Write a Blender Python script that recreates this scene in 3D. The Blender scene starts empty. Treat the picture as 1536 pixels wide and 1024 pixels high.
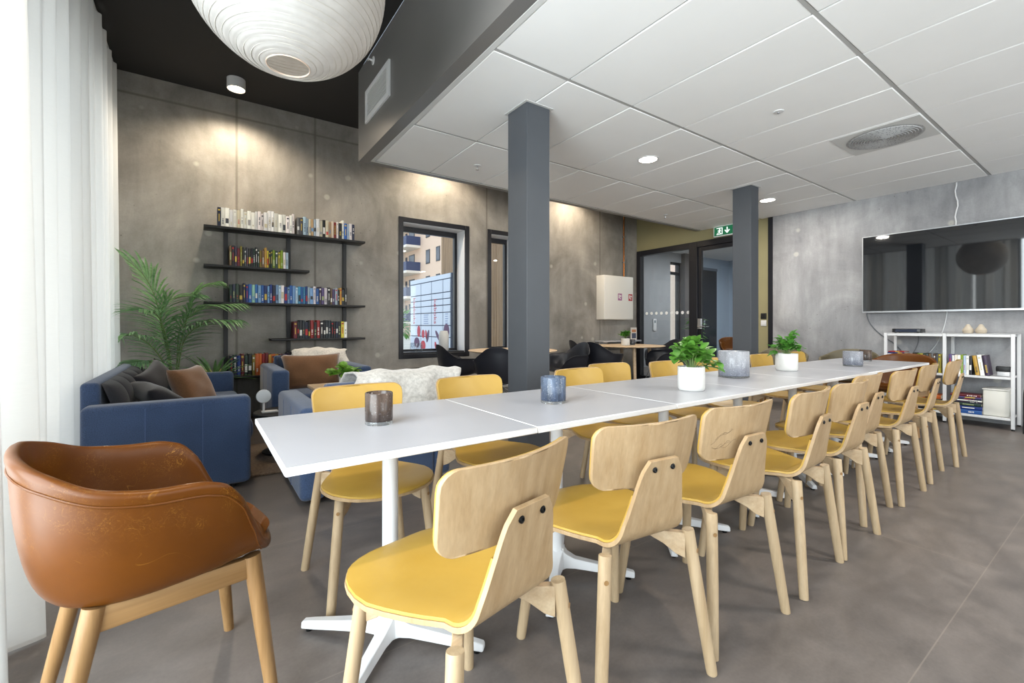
import bpy, bmesh, math, random
from mathutils import Vector, Matrix, Quaternion
random.seed(7)
PI = math.pi
scene = bpy.context.scene
COL = scene.collection

# ------------------------------------------------------------------ materials
def lin(c):
    out = []
    for v in c:
        v = v / 255.0
        out.append(v / 12.92 if v <= 0.04045 else ((v + 0.055) / 1.055) ** 2.4)
    return (out[0], out[1], out[2], 1.0)

def new_mat(name):
    m = bpy.data.materials.new(name)
    m.use_nodes = True
    nt = m.node_tree
    b = nt.nodes['Principled BSDF']
    return m, nt, b

def setin(b, **k):
    for n, v in k.items():
        n = n.replace('_', ' ')
        if n in b.inputs:
            b.inputs[n].default_value = v

def N(nt, typ, **k):
    n = nt.nodes.new(typ)
    for a, v in k.items():
        setattr(n, a, v)
    return n

def coords(nt, scale=(1, 1, 1), space='Object', loc=(0, 0, 0), rot=(0, 0, 0)):
    tc = N(nt, 'ShaderNodeTexCoord')
    mp = N(nt, 'ShaderNodeMapping')
    mp.inputs['Scale'].default_value = scale
    mp.inputs['Location'].default_value = loc
    mp.inputs['Rotation'].default_value = rot
    nt.links.new(tc.outputs[space], mp.inputs['Vector'])
    return mp.outputs['Vector']

def noise(nt, vec, scale, detail=4, rough=0.55, dist=0.0):
    n = N(nt, 'ShaderNodeTexNoise')
    n.inputs['Scale'].default_value = scale
    n.inputs['Detail'].default_value = detail
    n.inputs['Roughness'].default_value = rough
    n.inputs['Distortion'].default_value = dist
    if vec is not None:
        nt.links.new(vec, n.inputs['Vector'])
    return n.outputs['Fac']

def ramp(nt, fac, stops):
    r = N(nt, 'ShaderNodeValToRGB')
    e = r.color_ramp.elements
    while len(e) < len(stops):
        e.new(0.5)
    for i, (p, c) in enumerate(stops):
        e[i].position = p
        e[i].color = c
    nt.links.new(fac, r.inputs['Fac'])
    return r.outputs['Color']

def mix(nt, fac, a, b, mode='MIX'):
    m = N(nt, 'ShaderNodeMix', data_type='RGBA', blend_type=mode)
    for sock, v in ((m.inputs['Factor'], fac), (m.inputs[6], a), (m.inputs[7], b)):
        if hasattr(v, 'is_output'):
            nt.links.new(v, sock)
        else:
            sock.default_value = v
    return m.outputs[2]

def bump(nt, b, height, strength=0.3, dist=0.01):
    n = N(nt, 'ShaderNodeBump')
    n.inputs['Strength'].default_value = strength
    n.inputs['Distance'].default_value = dist
    nt.links.new(height, n.inputs['Height'])
    nt.links.new(n.outputs['Normal'], b.inputs['Normal'])

def g3(v):
    return (v, v, v, 1)

MATS = {}
def plain(rgb, rough=0.5, metal=0.0, spec=0.5, var=0.0, vscale=30.0, bmp=0.0, name=None):
    key = ('p', rgb, rough, metal, spec, var, vscale, bmp)
    if key in MATS:
        return MATS[key]
    m, nt, b = new_mat(name or 'paint')
    c = lin(rgb)
    setin(b, Base_Color=c, Roughness=rough, Metallic=metal, Specular_IOR_Level=spec)
    if var or bmp:
        f = noise(nt, coords(nt), vscale)
        if var:
            a = tuple(max(0, x * (1 - var)) for x in c[:3]) + (1,)
            d = tuple(min(1, x * (1 + var)) for x in c[:3]) + (1,)
            nt.links.new(ramp(nt, f, [(0.3, a), (0.7, d)]), b.inputs['Base Color'])
        if bmp:
            bump(nt, b, f, bmp, 0.005)
    MATS[key] = m
    return m

def wood(name, light, dark, axis='z', rough=0.5, fine=1.0):
    m, nt, b = new_mat(name)
    s = {'x': (0.7, 26, 26), 'y': (26, 0.7, 26), 'z': (26, 26, 0.7)}[axis]
    oi = N(nt, 'ShaderNodeObjectInfo')
    tc = N(nt, 'ShaderNodeTexCoord')
    add = N(nt, 'ShaderNodeVectorMath', operation='ADD')
    nt.links.new(tc.outputs['Object'], add.inputs[0])
    nt.links.new(oi.outputs['Random'], add.inputs[1])
    mp = N(nt, 'ShaderNodeMapping')
    mp.inputs['Scale'].default_value = s
    nt.links.new(add.outputs[0], mp.inputs['Vector'])
    v = mp.outputs['Vector']
    f1 = noise(nt, v, 1.4, 3, 0.55, 0.15)
    f2 = noise(nt, v, 7.0, 5, 0.7, 0.05)
    c1 = ramp(nt, f1, [(0.3, lin(light)), (0.72, lin(dark))])
    c2 = ramp(nt, f2, [(0.35, g3(0.86)), (0.65, g3(1.0))])
    c = mix(nt, 1.0, c1, c2, 'MULTIPLY')
    hv = N(nt, 'ShaderNodeHueSaturation')
    mr = N(nt, 'ShaderNodeMapRange')
    mr.inputs[3].default_value = 0.93
    mr.inputs[4].default_value = 1.06
    nt.links.new(oi.outputs['Random'], mr.inputs[0])
    nt.links.new(mr.outputs[0], hv.inputs['Value'])
    nt.links.new(c, hv.inputs['Color'])
    nt.links.new(hv.outputs[0], b.inputs['Base Color'])
    setin(b, Roughness=rough, Specular_IOR_Level=0.35)
    bump(nt, b, f2, 0.08, 0.003)
    return m

def fabric(name, rgb, rgb2, scale=260, rough=0.9, sheen=0.3, bmp=0.35):
    m, nt, b = new_mat(name)
    v = coords(nt)
    f = noise(nt, v, scale, 3, 0.7)
    g = noise(nt, v, 5, 3, 0.5)
    c = ramp(nt, f, [(0.32, lin(rgb2)), (0.62, lin(rgb))])
    c = mix(nt, 1.0, c, ramp(nt, g, [(0.3, g3(0.85)), (0.7, g3(1.05))]), 'MULTIPLY')
    nt.links.new(c, b.inputs['Base Color'])
    setin(b, Roughness=rough, Specular_IOR_Level=0.2, Sheen_Weight=sheen)
    bump(nt, b, f, bmp, 0.003)
    return m

def leather(name, rgb, rgb2, rough=0.42, worn=None):
    m, nt, b = new_mat(name)
    v = coords(nt)
    f = noise(nt, v, 4.5, 4, 0.6, 0.4)
    c = ramp(nt, f, [(0.3, lin(rgb2)), (0.7, lin(rgb))])
    if worn:
        # fine curling scuffs below the rim, a few long scratches elsewhere
        def hair(scale, dist, lo, width):
            f = noise(nt, v, scale, 1, 0.4, dist)
            s = N(nt, 'ShaderNodeMath', operation='SUBTRACT')
            s.inputs[1].default_value = lo
            nt.links.new(f, s.inputs[0])
            q = N(nt, 'ShaderNodeMath', operation='ABSOLUTE')
            nt.links.new(s.outputs[0], q.inputs[0])
            return ramp(nt, q.outputs[0], [(width * 0.3, g3(1)), (width, g3(0))])
        tcz = N(nt, 'ShaderNodeTexCoord')
        sz = N(nt, 'ShaderNodeSeparateXYZ')
        nt.links.new(tcz.outputs['Object'], sz.inputs[0])
        zone = ramp(nt, sz.outputs['Z'], [(0.55, g3(0)), (0.62, g3(0.8))])
        side = ramp(nt, sz.outputs['X'], [(0.0, g3(0.3)), (0.05, g3(1))])
        zone = mix(nt, 1.0, zone, side, 'MULTIPLY')
        zone = mix(nt, 1.0, zone, ramp(nt, noise(nt, v, 14, 2), [(0.45, g3(0)), (0.6, g3(1))]), 'MULTIPLY')
        c = mix(nt, mix(nt, 1.0, hair(26, 3.0, 0.5, 0.016), zone, 'MULTIPLY'), c, lin(worn))
        c = mix(nt, mix(nt, 1.0, hair(38, 4.0, 0.47, 0.014), zone, 'MULTIPLY'), c, lin(worn))
        rare = ramp(nt, noise(nt, coords(nt, loc=(2, 1, 0)), 7, 2), [(0.62, g3(0)), (0.68, g3(0.5))])
        c = mix(nt, mix(nt, 1.0, hair(9, 1.0, 0.5, 0.006), rare, 'MULTIPLY'), c, lin(worn))
    nt.links.new(c, b.inputs['Base Color'])
    setin(b, Roughness=rough, Specular_IOR_Level=0.38 if rgb[2] > 40 else 0.26)
    bump(nt, b, noise(nt, v, 320, 3), 0.06, 0.002)
    return m

def concrete(name, base, dark, light, seams=(), horizontals=(), axis='x', streak=(1.0, 1.0, 0.25)):
    m, nt, b = new_mat(name)
    v = coords(nt)
    big = noise(nt, coords(nt, (0.9, 0.9, 0.9)), 1.3, 6, 0.62, 0.5)
    st = noise(nt, coords(nt, streak), 5.0, 6, 0.65, 0.3)
    fine = noise(nt, v, 60, 4, 0.7)
    c = ramp(nt, big, [(0.34, lin(dark)), (0.5, lin(base)), (0.66, lin(light))])
    c = mix(nt, 0.75, c, mix(nt, 1.0, c, ramp(nt, st, [(0.3, g3(0.76)), (0.68, g3(1.12))]), 'MULTIPLY'))
    c = mix(nt, 0.6, c, mix(nt, 1.0, c, ramp(nt, fine, [(0.3, g3(0.86)), (0.7, g3(1.08))]), 'MULTIPLY'))
    # pale spots and small air holes
    vo = N(nt, 'ShaderNodeTexVoronoi')
    vo.inputs['Scale'].default_value = 2.6
    nt.links.new(coords(nt), vo.inputs['Vector'])
    spot = ramp(nt, vo.outputs['Distance'], [(0.06, g3(0.42)), (0.11, g3(0.0))])
    c = mix(nt, spot, c, lin((205, 200, 190)))
    vh = N(nt, 'ShaderNodeTexVoronoi')
    vh.inputs['Scale'].default_value = 13
    nt.links.new(coords(nt, loc=(3.1, 1.7, 0.4)), vh.inputs['Vector'])
    hole = ramp(nt, vh.outputs['Distance'], [(0.05, g3(0.75)), (0.085, g3(0.0))])
    hm = ramp(nt, noise(nt, coords(nt), 1.6, 2), [(0.5, g3(0)), (0.6, g3(1))])
    c = mix(nt, mix(nt, 1.0, hole, hm, 'MULTIPLY'), c, lin((70, 66, 60)))
    tc = N(nt, 'ShaderNodeTexCoord')
    sx = N(nt, 'ShaderNodeSeparateXYZ')
    nt.links.new(tc.outputs['Object'], sx.inputs[0])
    def line(sock, pos, w, col):
        nonlocal c
        s = N(nt, 'ShaderNodeMath', operation='SUBTRACT')
        s.inputs[1].default_value = pos
        nt.links.new(sock, s.inputs[0])
        a = N(nt, 'ShaderNodeMath', operation='ABSOLUTE')
        nt.links.new(s.outputs[0], a.inputs[0])
        r = ramp(nt, a.outputs[0], [(w * 0.5, g3(0.62)), (w * 1.4, g3(0.0))])
        c = mix(nt, r, c, lin(col))
    for p in seams:
        line(sx.outputs['X' if axis == 'x' else 'Y'], p, 0.012, (92, 86, 78))
    for p in horizontals:
        line(sx.outputs['Z'], p, 0.012, (100, 94, 86))
    nt.links.new(c, b.inputs['Base Color'])
    setin(b, Roughness=0.62, Specular_IOR_Level=0.35)
    bump(nt, b, mix(nt, 0.5, fine, st), 0.12, 0.01)
    return m

def glass_pane(name, tint=(0.93, 0.96, 0.96, 1), refl=1.0):
    m = bpy.data.materials.new(name)
    m.use_nodes = True
    nt = m.node_tree
    nt.nodes.clear()
    out = N(nt, 'ShaderNodeOutputMaterial')
    tr = N(nt, 'ShaderNodeBsdfTransparent')
    tr.inputs['Color'].default_value = tint
    gl = N(nt, 'ShaderNodeBsdfGlossy')
    gl.inputs['Roughness'].default_value = 0.01
    fr = N(nt, 'ShaderNodeLayerWeight')
    fr.inputs['Blend'].default_value = 0.5
    pw = N(nt, 'ShaderNodeMath', operation='POWER')
    pw.inputs[1].default_value = 4.0
    nt.links.new(fr.outputs['Facing'], pw.inputs[0])
    mu = N(nt, 'ShaderNodeMath', operation='MULTIPLY_ADD')
    mu.inputs[1].default_value = 0.8 * refl
    mu.inputs[2].default_value = 0.025 * refl
    nt.links.new(pw.outputs[0], mu.inputs[0])
    mx = N(nt, 'ShaderNodeMixShader')
    nt.links.new(mu.outputs[0], mx.inputs[0])
    nt.links.new(tr.outputs[0], mx.inputs[1])
    nt.links.new(gl.outputs[0], mx.inputs[2])
    nt.links.new(mx.outputs[0], out.inputs['Surface'])
    return m

def sheer(name, rgb, transp=0.25, translu=0.5):
    m = bpy.data.materials.new(name)
    m.use_nodes = True
    nt = m.node_tree
    nt.nodes.clear()
    out = N(nt, 'ShaderNodeOutputMaterial')
    tr = N(nt, 'ShaderNodeBsdfTransparent')
    tl = N(nt, 'ShaderNodeBsdfTranslucent')
    df = N(nt, 'ShaderNodeBsdfDiffuse')
    w = noise(nt, coords(nt, (1, 1, 40)), 30, 2)
    col = ramp(nt, w, [(0.3, tuple(x * 0.95 for x in lin(rgb)[:3]) + (1,)), (0.7, lin(rgb))])
    for s in (tl, df):
        nt.links.new(col, s.inputs['Color'])
    m1 = N(nt, 'ShaderNodeMixShader')
    m1.inputs[0].default_value = translu
    nt.links.new(df.outputs[0], m1.inputs[1])
    nt.links.new(tl.outputs[0], m1.inputs[2])
    m2 = N(nt, 'ShaderNodeMixShader')
    lw = N(nt, 'ShaderNodeLayerWeight')
    lw.inputs['Blend'].default_value = 0.5
    mrr = N(nt, 'ShaderNodeMapRange')
    mrr.inputs[1].default_value = 0.0
    mrr.inputs[2].default_value = 0.75
    mrr.inputs[3].default_value = transp
    mrr.inputs[4].default_value = 0.02
    nt.links.new(lw.outputs['Facing'], mrr.inputs[0])
    nt.links.new(mrr.outputs[0], m2.inputs[0])
    nt.links.new(m1.outputs[0], m2.inputs[1])
    nt.links.new(tr.outputs[0], m2.inputs[2])
    nt.links.new(m2.outputs[0], out.inputs['Surface'])
    return m

def emit(name, rgb, strength):
    m, nt, b = new_mat(name)
    setin(b, Base_Color=lin(tuple(int(v * 0.8) for v in rgb)), Emission_Color=lin(rgb), Emission_Strength=strength)
    return m

def leafmat(name, a, b_, rough=0.4, trans=0.25):
    m, nt, b = new_mat(name)
    f = noise(nt, coords(nt), 22, 3)
    nt.links.new(ramp(nt, f, [(0.32, lin(a)), (0.68, lin(b_))]), b.inputs['Base Color'])
    setin(b, Roughness=rough, Specular_IOR_Level=0.5)
    tl = N(nt, 'ShaderNodeBsdfTranslucent')
    tl.inputs['Color'].default_value = lin(b_)
    mx = N(nt, 'ShaderNodeMixShader')
    mx.inputs[0].default_value = trans
    out = [n for n in nt.nodes if n.type == 'OUTPUT_MATERIAL'][0]
    nt.links.new(b.outputs[0], mx.inputs[1])
    nt.links.new(tl.outputs[0], mx.inputs[2])
    nt.links.new(mx.outputs[0], out.inputs['Surface'])
    return m

ASH = wood('ash_wood', (178, 156, 126), (160, 136, 104), 'z', 0.5)
ASHX = wood('ash_wood_rail', (186, 164, 134), (168, 142, 110), 'x', 0.5)
PLY = wood('ash_plywood', (176, 150, 116), (158, 130, 95), 'z', 0.42)
PLYX = wood('ash_plywood_side', (214, 180, 140), (190, 150, 110), 'x', 0.5)
OAK = wood('oak_wood', (154, 120, 80), (130, 96, 57), 'z', 0.45)
OAKX = wood('oak_rail', (152, 118, 78), (128, 94, 55), 'x', 0.45)
BIRCH = wood('birch_top', (214, 190, 160), (196, 168, 136), 'x', 0.45)
YELLOW = leather('yellow_leather', (178, 144, 68), (167, 132, 54), 0.34)
TAN = leather('tan_leather', (94, 51, 7), (80, 42, 4), 0.36, worn=(160, 112, 44))
TAN_IN = leather('tan_leather_smooth', (102, 59, 15), (86, 46, 10), 0.34)
BLUE = fabric('blue_wool', (68, 88, 122), (42, 56, 82))
CHAR = fabric('charcoal_wool', (66, 68, 76), (46, 48, 55))
VELVET = fabric('cognac_velvet', (122, 85, 54), (98, 66, 40), 180, 0.85, 0.6, 0.2)
BLACKCUSH = fabric('black_cotton', (38, 37, 42), (26, 25, 30), 220)
WOOLLY = fabric('white_fleece', (226, 222, 214), (196, 192, 186), 70, 0.95, 0.5, 1.0)
GREYFUR = fabric('grey_fur', (204, 201, 196), (172, 169, 164), 40, 0.95, 0.5, 0.8)
RUG = fabric('brown_rug', (128, 108, 88), (84, 68, 54), 60, 0.95, 0.2, 1.0)
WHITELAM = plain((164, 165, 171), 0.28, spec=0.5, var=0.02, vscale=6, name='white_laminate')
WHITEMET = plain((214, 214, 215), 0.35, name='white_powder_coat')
BLACKMET = plain((16, 16, 18), 0.48, name='black_steel')
BLACKFR = plain((22, 23, 30), 0.35, name='black_window_frame')
BOLT = plain((20, 20, 20), 0.3, metal=0.6, name='black_bolt')
COLPAINT = plain((76, 79, 84), 0.5, spec=0.3, var=0.04, vscale=4, bmp=0.03, name='grey_column_paint')
FASCIA = plain((112, 110, 108), 0.32, var=0.06, vscale=2.0, name='dark_fascia_paint')
BLACKCEIL = plain((34, 33, 33), 0.85, name='black_ceiling_paint')
TILE = plain((240, 240, 239), 0.9, var=0.012, vscale=3, name='white_ceiling_tile')
TGRID = plain((206, 206, 204), 0.6, name='ceiling_grid')
OLIVE = plain((146, 139, 104), 0.7, var=0.03, vscale=3, name='olive_wall_paint')
OLIVELEATHER = leather('olive_leather', (104, 96, 76), (86, 78, 60), 0.5)
SHELL = plain((26, 28, 36), 0.38, name='black_plastic_shell')
CHROME = plain((205, 206, 208), 0.22, metal=0.9, name='chrome_rod')
SOIL = plain((52, 40, 30), 0.95, var=0.3, vscale=80, name='potting_soil')
POTW = plain((204, 203, 200), 0.6, var=0.03, vscale=25, bmp=0.25, name='white_ceramic')
LEAF = leafmat('green_leaf', (52, 100, 32), (102, 154, 60))
LEAFD = leafmat('dark_leaf', (50, 104, 38), (100, 158, 66))
PALM = leafmat('palm_leaf', (78, 124, 84), (146, 186, 132), 0.34, 0.25)
STEM = plain((104, 128, 70), 0.5, name='green_stem')
GLASS = glass_pane('window_glass')
GLASSIN = glass_pane('partition_glass', (0.86, 0.9, 0.93, 1), 1.2)
WALLWHITE = plain((214, 212, 208), 0.8, var=0.02, vscale=3, name='white_wall_paint')
LIGHTBLUE = plain((176, 190, 206), 0.6, name='pale_blue_wall')

# ------------------------------------------------------------------ mesh helpers
def finish(bm, name, mats, parent=None, sharp=40, loc=None, bev=0.0, bseg=2, sub=0, recalc=True):
    if recalc:
        bmesh.ops.recalc_face_normals(bm, faces=bm.faces[:])
    me = bpy.data.meshes.new(name)
    bm.to_mesh(me)
    bm.free()
    for p in me.polygons:
        p.use_smooth = True
    me.set_sharp_from_angle(angle=math.radians(sharp))
    o = bpy.data.objects.new(name, me)
    COL.objects.link(o)
    for m in (mats if isinstance(mats, (list, tuple)) else [mats]):
        me.materials.append(m)
    if parent is not None:
        o.parent = parent
    if loc is not None:
        o.location = loc
    if bev:
        md = o.modifiers.new('bevel', 'BEVEL')
        md.width = bev
        md.segments = bseg
        md.limit_method = 'ANGLE'
        md.angle_limit = math.radians(50)
        md.harden_normals = False
    if sub:
        md = o.modifiers.new('subsurf', 'SUBSURF')
        md.levels = sub
        md.render_levels = sub
    return o

def box(bm, x0, x1, y0, y1, z0, z1, mi=0, M=None):
    vs = [bm.verts.new((x, y, z)) for x in (x0, x1) for y in (y0, y1) for z in (z0, z1)]
    if M is not None:
        for v in vs:
            v.co = M @ v.co
    idx = [(0, 1, 3, 2), (4, 6, 7, 5), (0, 4, 5, 1), (2, 3, 7, 6), (0, 2, 6, 4), (1, 5, 7, 3)]
    fs = []
    for i in idx:
        f = bm.faces.new([vs[j] for j in i])
        f.material_index = mi
        fs.append(f)
    return fs

def rbox(bm, x0, x1, y0, y1, z0, z1, r, seg=3, mi=0, M=None):
    t = bmesh.new()
    box(t, x0, x1, y0, y1, z0, z1)
    bmesh.ops.bevel(t, geom=t.edges[:], offset=r, segments=seg, profile=0.5, affect='EDGES')
    merge(bm, t, mi, M)

def merge(bm, t, mi=0, M=None):
    mp = {}
    for v in t.verts:
        mp[v] = bm.verts.new(M @ v.co if M is not None else v.co)
    for f in t.faces:
        try:
            nf = bm.faces.new([mp[v] for v in f.verts])
            nf.material_index = mi
        except ValueError:
            pass
    t.free()

def frame_at(d):
    d = Vector(d).normalized()
    up = Vector((0, 0, 1)) if abs(d.z) < 0.95 else Vector((1, 0, 0))
    a = d.cross(up).normalized()
    return a, a.cross(d).normalized()

def tube(bm, pts, r, n=10, cap=True, mi=0):
    pts = [Vector(p) for p in pts]
    rs = r if isinstance(r, (list, tuple)) else [r] * len(pts)
    rings = []
    a = None
    for i, p in enumerate(pts):
        d = (pts[min(i + 1, len(pts) - 1)] - pts[max(i - 1, 0)]).normalized()
        if a is None:
            a, b = frame_at(d)
        else:
            a = (a - d * a.dot(d)).normalized()
            b = a.cross(d).normalized()
        rings.append([bm.verts.new(p + (a * math.cos(2 * PI * k / n) + b * math.sin(2 * PI * k / n)) * rs[i]) for k in range(n)])
    for i in range(len(rings) - 1):
        for k in range(n):
            f = bm.faces.new((rings[i][k], rings[i][(k + 1) % n], rings[i + 1][(k + 1) % n], rings[i + 1][k]))
            f.material_index = mi
    if cap:
        bm.faces.new(rings[0][::-1]).material_index = mi
        bm.faces.new(rings[-1]).material_index = mi

def bez(p0, p1, p2, n=10):
    p0, p1, p2 = Vector(p0), Vector(p1), Vector(p2)
    return [(1 - t) ** 2 * p0 + 2 * t * (1 - t) * p1 + t * t * p2 for t in [i / n for i in range(n + 1)]]

def lathe(bm, prof, n=32, c=(0, 0, 0), mi=0, close=False):
    rings = []
    for r, z in prof:
        if r < 1e-5:
            rings.append([bm.verts.new((c[0], c[1], c[2] + z))])
        else:
            rings.append([bm.verts.new((c[0] + r * math.cos(2 * PI * k / n), c[1] + r * math.sin(2 * PI * k / n), c[2] + z)) for k in range(n)])
    for i in range(len(rings) - 1):
        A, B = rings[i], rings[i + 1]
        for k in range(n):
            k2 = (k + 1) % n
            if len(A) == 1 and len(B) == 1:
                continue
            if len(A) == 1:
                f = bm.faces.new((A[0], B[k2], B[k]))
            elif len(B) == 1:
                f = bm.faces.new((A[k], A[k2], B[0]))
            else:
                f = bm.faces.new((A[k], A[k2], B[k2], B[k]))
            f.material_index = mi

def sheet(bm, fn, nu, nv, closed_u=False, mi=0):
    g = [[bm.verts.new(fn(i / nu, j / nv)) for j in range(nv + 1)] for i in range(nu if closed_u else nu + 1)]
    m = nu
    fs = []
    for i in range(m):
        for j in range(nv):
            a, b = g[i], g[(i + 1) % len(g)]
            f = bm.faces.new((a[j], b[j], b[j + 1], a[j + 1]))
            f.material_index = mi
            fs.append(f)
    return g

def solid(bm, t):
    bmesh.ops.recalc_face_normals(bm, faces=bm.faces[:])
    bmesh.ops.solidify(bm, geom=bm.faces[:], thickness=t)

def prism(bm, pts, a, b, axis='z', mi=0):
    def P(p, h):
        return {'z': (p[0], p[1], h), 'x': (h, p[0], p[1]), 'y': (p[0], h, p[1])}[axis]
    A = [bm.verts.new(P(p, a)) for p in pts]
    B = [bm.verts.new(P(p, b)) for p in pts]
    bm.faces.new(A[::-1]).material_index = mi
    bm.faces.new(B).material_index = mi
    n = len(pts)
    for i in range(n):
        bm.faces.new((A[i], A[(i + 1) % n], B[(i + 1) % n], B[i])).material_index = mi

def disc(bm, c, r, n=24, axis='z', h=0.002, mi=0):
    pts = [(c[0] + r * math.cos(2 * PI * k / n), c[1] + r * math.sin(2 * PI * k / n)) for k in range(n)]
    prism(bm, pts, c[2], c[2] + h, 'z', mi)

def text_bm(s, size, ext=0.0006, spacing=1.0):
    cu = bpy.data.curves.new('lettering', 'FONT')
    cu.body = s
    cu.size = size
    cu.extrude = ext
    cu.align_x = 'CENTER'
    cu.align_y = 'CENTER'
    cu.space_character = spacing
    cu.resolution_u = 3
    o = bpy.data.objects.new('lettering', cu)
    COL.objects.link(o)
    dg = bpy.context.evaluated_depsgraph_get()
    me = bpy.data.meshes.new_from_object(o.evaluated_get(dg))
    bm = bmesh.new()
    bm.from_mesh(me)
    bpy.data.objects.remove(o)
    bpy.data.curves.remove(cu)
    bpy.data.meshes.remove(me)
    return bm

def tag(o, label=None, cat=None, group=None, kind=None):
    if label: o['label'] = label
    if cat: o['category'] = cat
    if group: o['group'] = group
    if kind: o['kind'] = kind
    return o

def thing(name, label, cat, loc=(0, 0, 0), rz=0.0, group=None):
    o = bpy.data.objects.new(name, None)
    o.empty_display_size = 0.1
    COL.objects.link(o)
    o.location = loc
    o.rotation_euler = (0, 0, rz)
    return tag(o, label, cat, group)

def struct(name, bm, m, **k):
    o = finish(bm, name, m, **k)
    if o.parent is None:
        o['kind'] = 'structure'
    return o

def copy_tree(o, parent=None):
    c = o.copy()
    COL.objects.link(c)
    if parent is not None:
        c.parent = parent
    for ch in list(o.children):
        copy_tree(ch, c)
    return c

ORD = ['first', 'second', 'third', 'fourth', 'fifth', 'sixth', 'seventh', 'eighth', 'ninth', 'tenth', 'eleventh', 'twelfth', 'thirteenth',
       'fourteenth', 'fifteenth', 'sixteenth', 'seventeenth', 'eighteenth', 'nineteenth', 'twentieth']
ORD += ['twenty-' + s for s in ORD[:9]] + ['thirtieth'] + ['thirty-' + s for s in ORD[:9]] + ['fortieth'] + ['forty-' + s for s in ORD[:9]]

def slab(A, B):
    """closed solid between two grids of points"""
    bm = bmesh.new()
    ga = [[bm.verts.new(p) for p in r] for r in A]
    gb = [[bm.verts.new(p) for p in r] for r in B]
    n, m = len(ga), len(ga[0])
    for i in range(n - 1):
        for j in range(m - 1):
            bm.faces.new((ga[i][j], ga[i][j + 1], ga[i + 1][j + 1], ga[i + 1][j]))
            bm.faces.new((gb[i][j], gb[i + 1][j], gb[i + 1][j + 1], gb[i][j + 1]))
    for i in range(n - 1):
        for j in (0, m - 1):
            bm.faces.new((ga[i][j], ga[i + 1][j], gb[i + 1][j], gb[i][j]))
    for j in range(m - 1):
        for i in (0, n - 1):
            bm.faces.new((ga[i][j], ga[i][j + 1], gb[i][j + 1], gb[i][j]))
    return bm

# ------------------------------------------------------------------ camera
cam_d = bpy.data.cameras.new('camera')
cam = bpy.data.objects.new('camera', cam_d)
COL.objects.link(cam)
cam_d.sensor_fit = 'HORIZONTAL'
cam_d.sensor_width = 36.0
cam_d.lens = 670.4 / 1536 * 36.0
cam_d.shift_y = -23.5 / 1536
cam_d.clip_start = 0.02
cam_d.clip_end = 300
cam.location = (0, 0, 1.073)
cam.rotation_euler = (PI / 2, 0, math.radians(55.094) - PI / 2)
scene.camera = cam

# ------------------------------------------------------------------ setting
CZ, BZ = 2.745, 3.65          # white dropped ceiling, black upper ceiling
WX, WY = 7.22, 5.95           # far side wall, bookcase wall

def floor_mat():
    m, nt, b = new_mat('grey_stone_vinyl_floor')
    v = coords(nt)
    big = noise(nt, v, 1.1, 6, 0.65, 0.6)
    mid = noise(nt, coords(nt, (1, 1.6, 1)), 5.5, 6, 0.65, 0.4)
    fine = noise(nt, v, 90, 3, 0.6)
    c = ramp(nt, big, [(0.3, lin((88, 83, 81))), (0.5, lin((104, 97, 93))), (0.72, lin((120, 111, 105)))])
    c = mix(nt, 0.85, c, mix(nt, 1.0, c, ramp(nt, mid, [(0.3, g3(0.74)), (0.7, g3(1.16))]), 'MULTIPLY'))
    c = mix(nt, 0.5, c, mix(nt, 1.0, c, ramp(nt, fine, [(0.3, g3(0.85)), (0.7, g3(1.1))]), 'MULTIPLY'))
    br = N(nt, 'ShaderNodeTexBrick')
    br.offset = 0.37
    br.inputs['Color1'].default_value = g3(0)
    br.inputs['Color2'].default_value = g3(0)
    br.inputs['Mortar'].default_value = g3(1)
    br.inputs['Scale'].default_value = 1.0
    br.inputs['Mortar Size'].default_value = 0.0022
    br.inputs['Mortar Smooth'].default_value = 0.3
    br.inputs['Brick Width'].default_value = 3.06
    br.inputs['Row Height'].default_value = 1.02
    nt.links.new(coords(nt, loc=(0.2, 0.60, 0)), br.inputs['Vector'])
    c = mix(nt, mix(nt, 1.0, br.outputs['Color'], g3(0.4), 'MULTIPLY'), c, lin((140, 130, 120)))
    nt.links.new(c, b.inputs['Base Color'])
    nt.links.new(ramp(nt, mid, [(0.3, g3(0.34)), (0.7, g3(0.48))]), b.inputs['Roughness'])
    setin(b, Specular_IOR_Level=0.4)
    bump(nt, b, fine, 0.05, 0.003)
    return m
FLOOR = floor_mat()
bm = bmesh.new()
box(bm, -1.15, WX, -3.2, 6.3, -0.1, 0)
struct('floor', bm, FLOOR)
bm = bmesh.new()
box(bm, WX, 13.8, 3.2, 7.8, -0.1, 0)
struct('floor', bm, FLOOR)

CONC_B = concrete('warm_lit_board_concrete', (145, 141, 135), (122, 118, 112), (166, 161, 154), seams=(0.34, 1.17, 3.67, 6.17), horizontals=(3.44,), axis='x')  # one concrete on both walls; the warm light here is put into its tint
CONC_R = concrete('cool_lit_concrete', (152, 152, 154), (132, 132, 135), (172, 172, 174), seams=(), axis='y', streak=(1.0, 1.6, 0.3))  # same concrete, the cooler light on this wall put into its tint

# bookcase wall with two deep window openings
W1 = (2.31, 3.29, 0.68, 2.52)
W2 = (3.75, 4.23, 0.68, 2.52)
WD = 0.34
bm = bmesh.new()
y0, y1 = WY, WY + WD
box(bm, -1.15, W1[0], y0, y1, 0, BZ + 0.1)
box(bm, W1[0], W1[1], y0, y1, 0, W1[2])
box(bm, W1[0], W1[1], y0, y1, W1[3], BZ + 0.1)
box(bm, W1[1], W2[0], y0, y1, 0, BZ + 0.1)
box(bm, W2[0], W2[1], y0, y1, 0, W2[2])
box(bm, W2[0], W2[1], y0, y1, W2[3], BZ + 0.1)
box(bm, W2[1], WX + 0.12, y0, y1, 0, BZ + 0.1)
struct('wall_back', bm, CONC_B)

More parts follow.
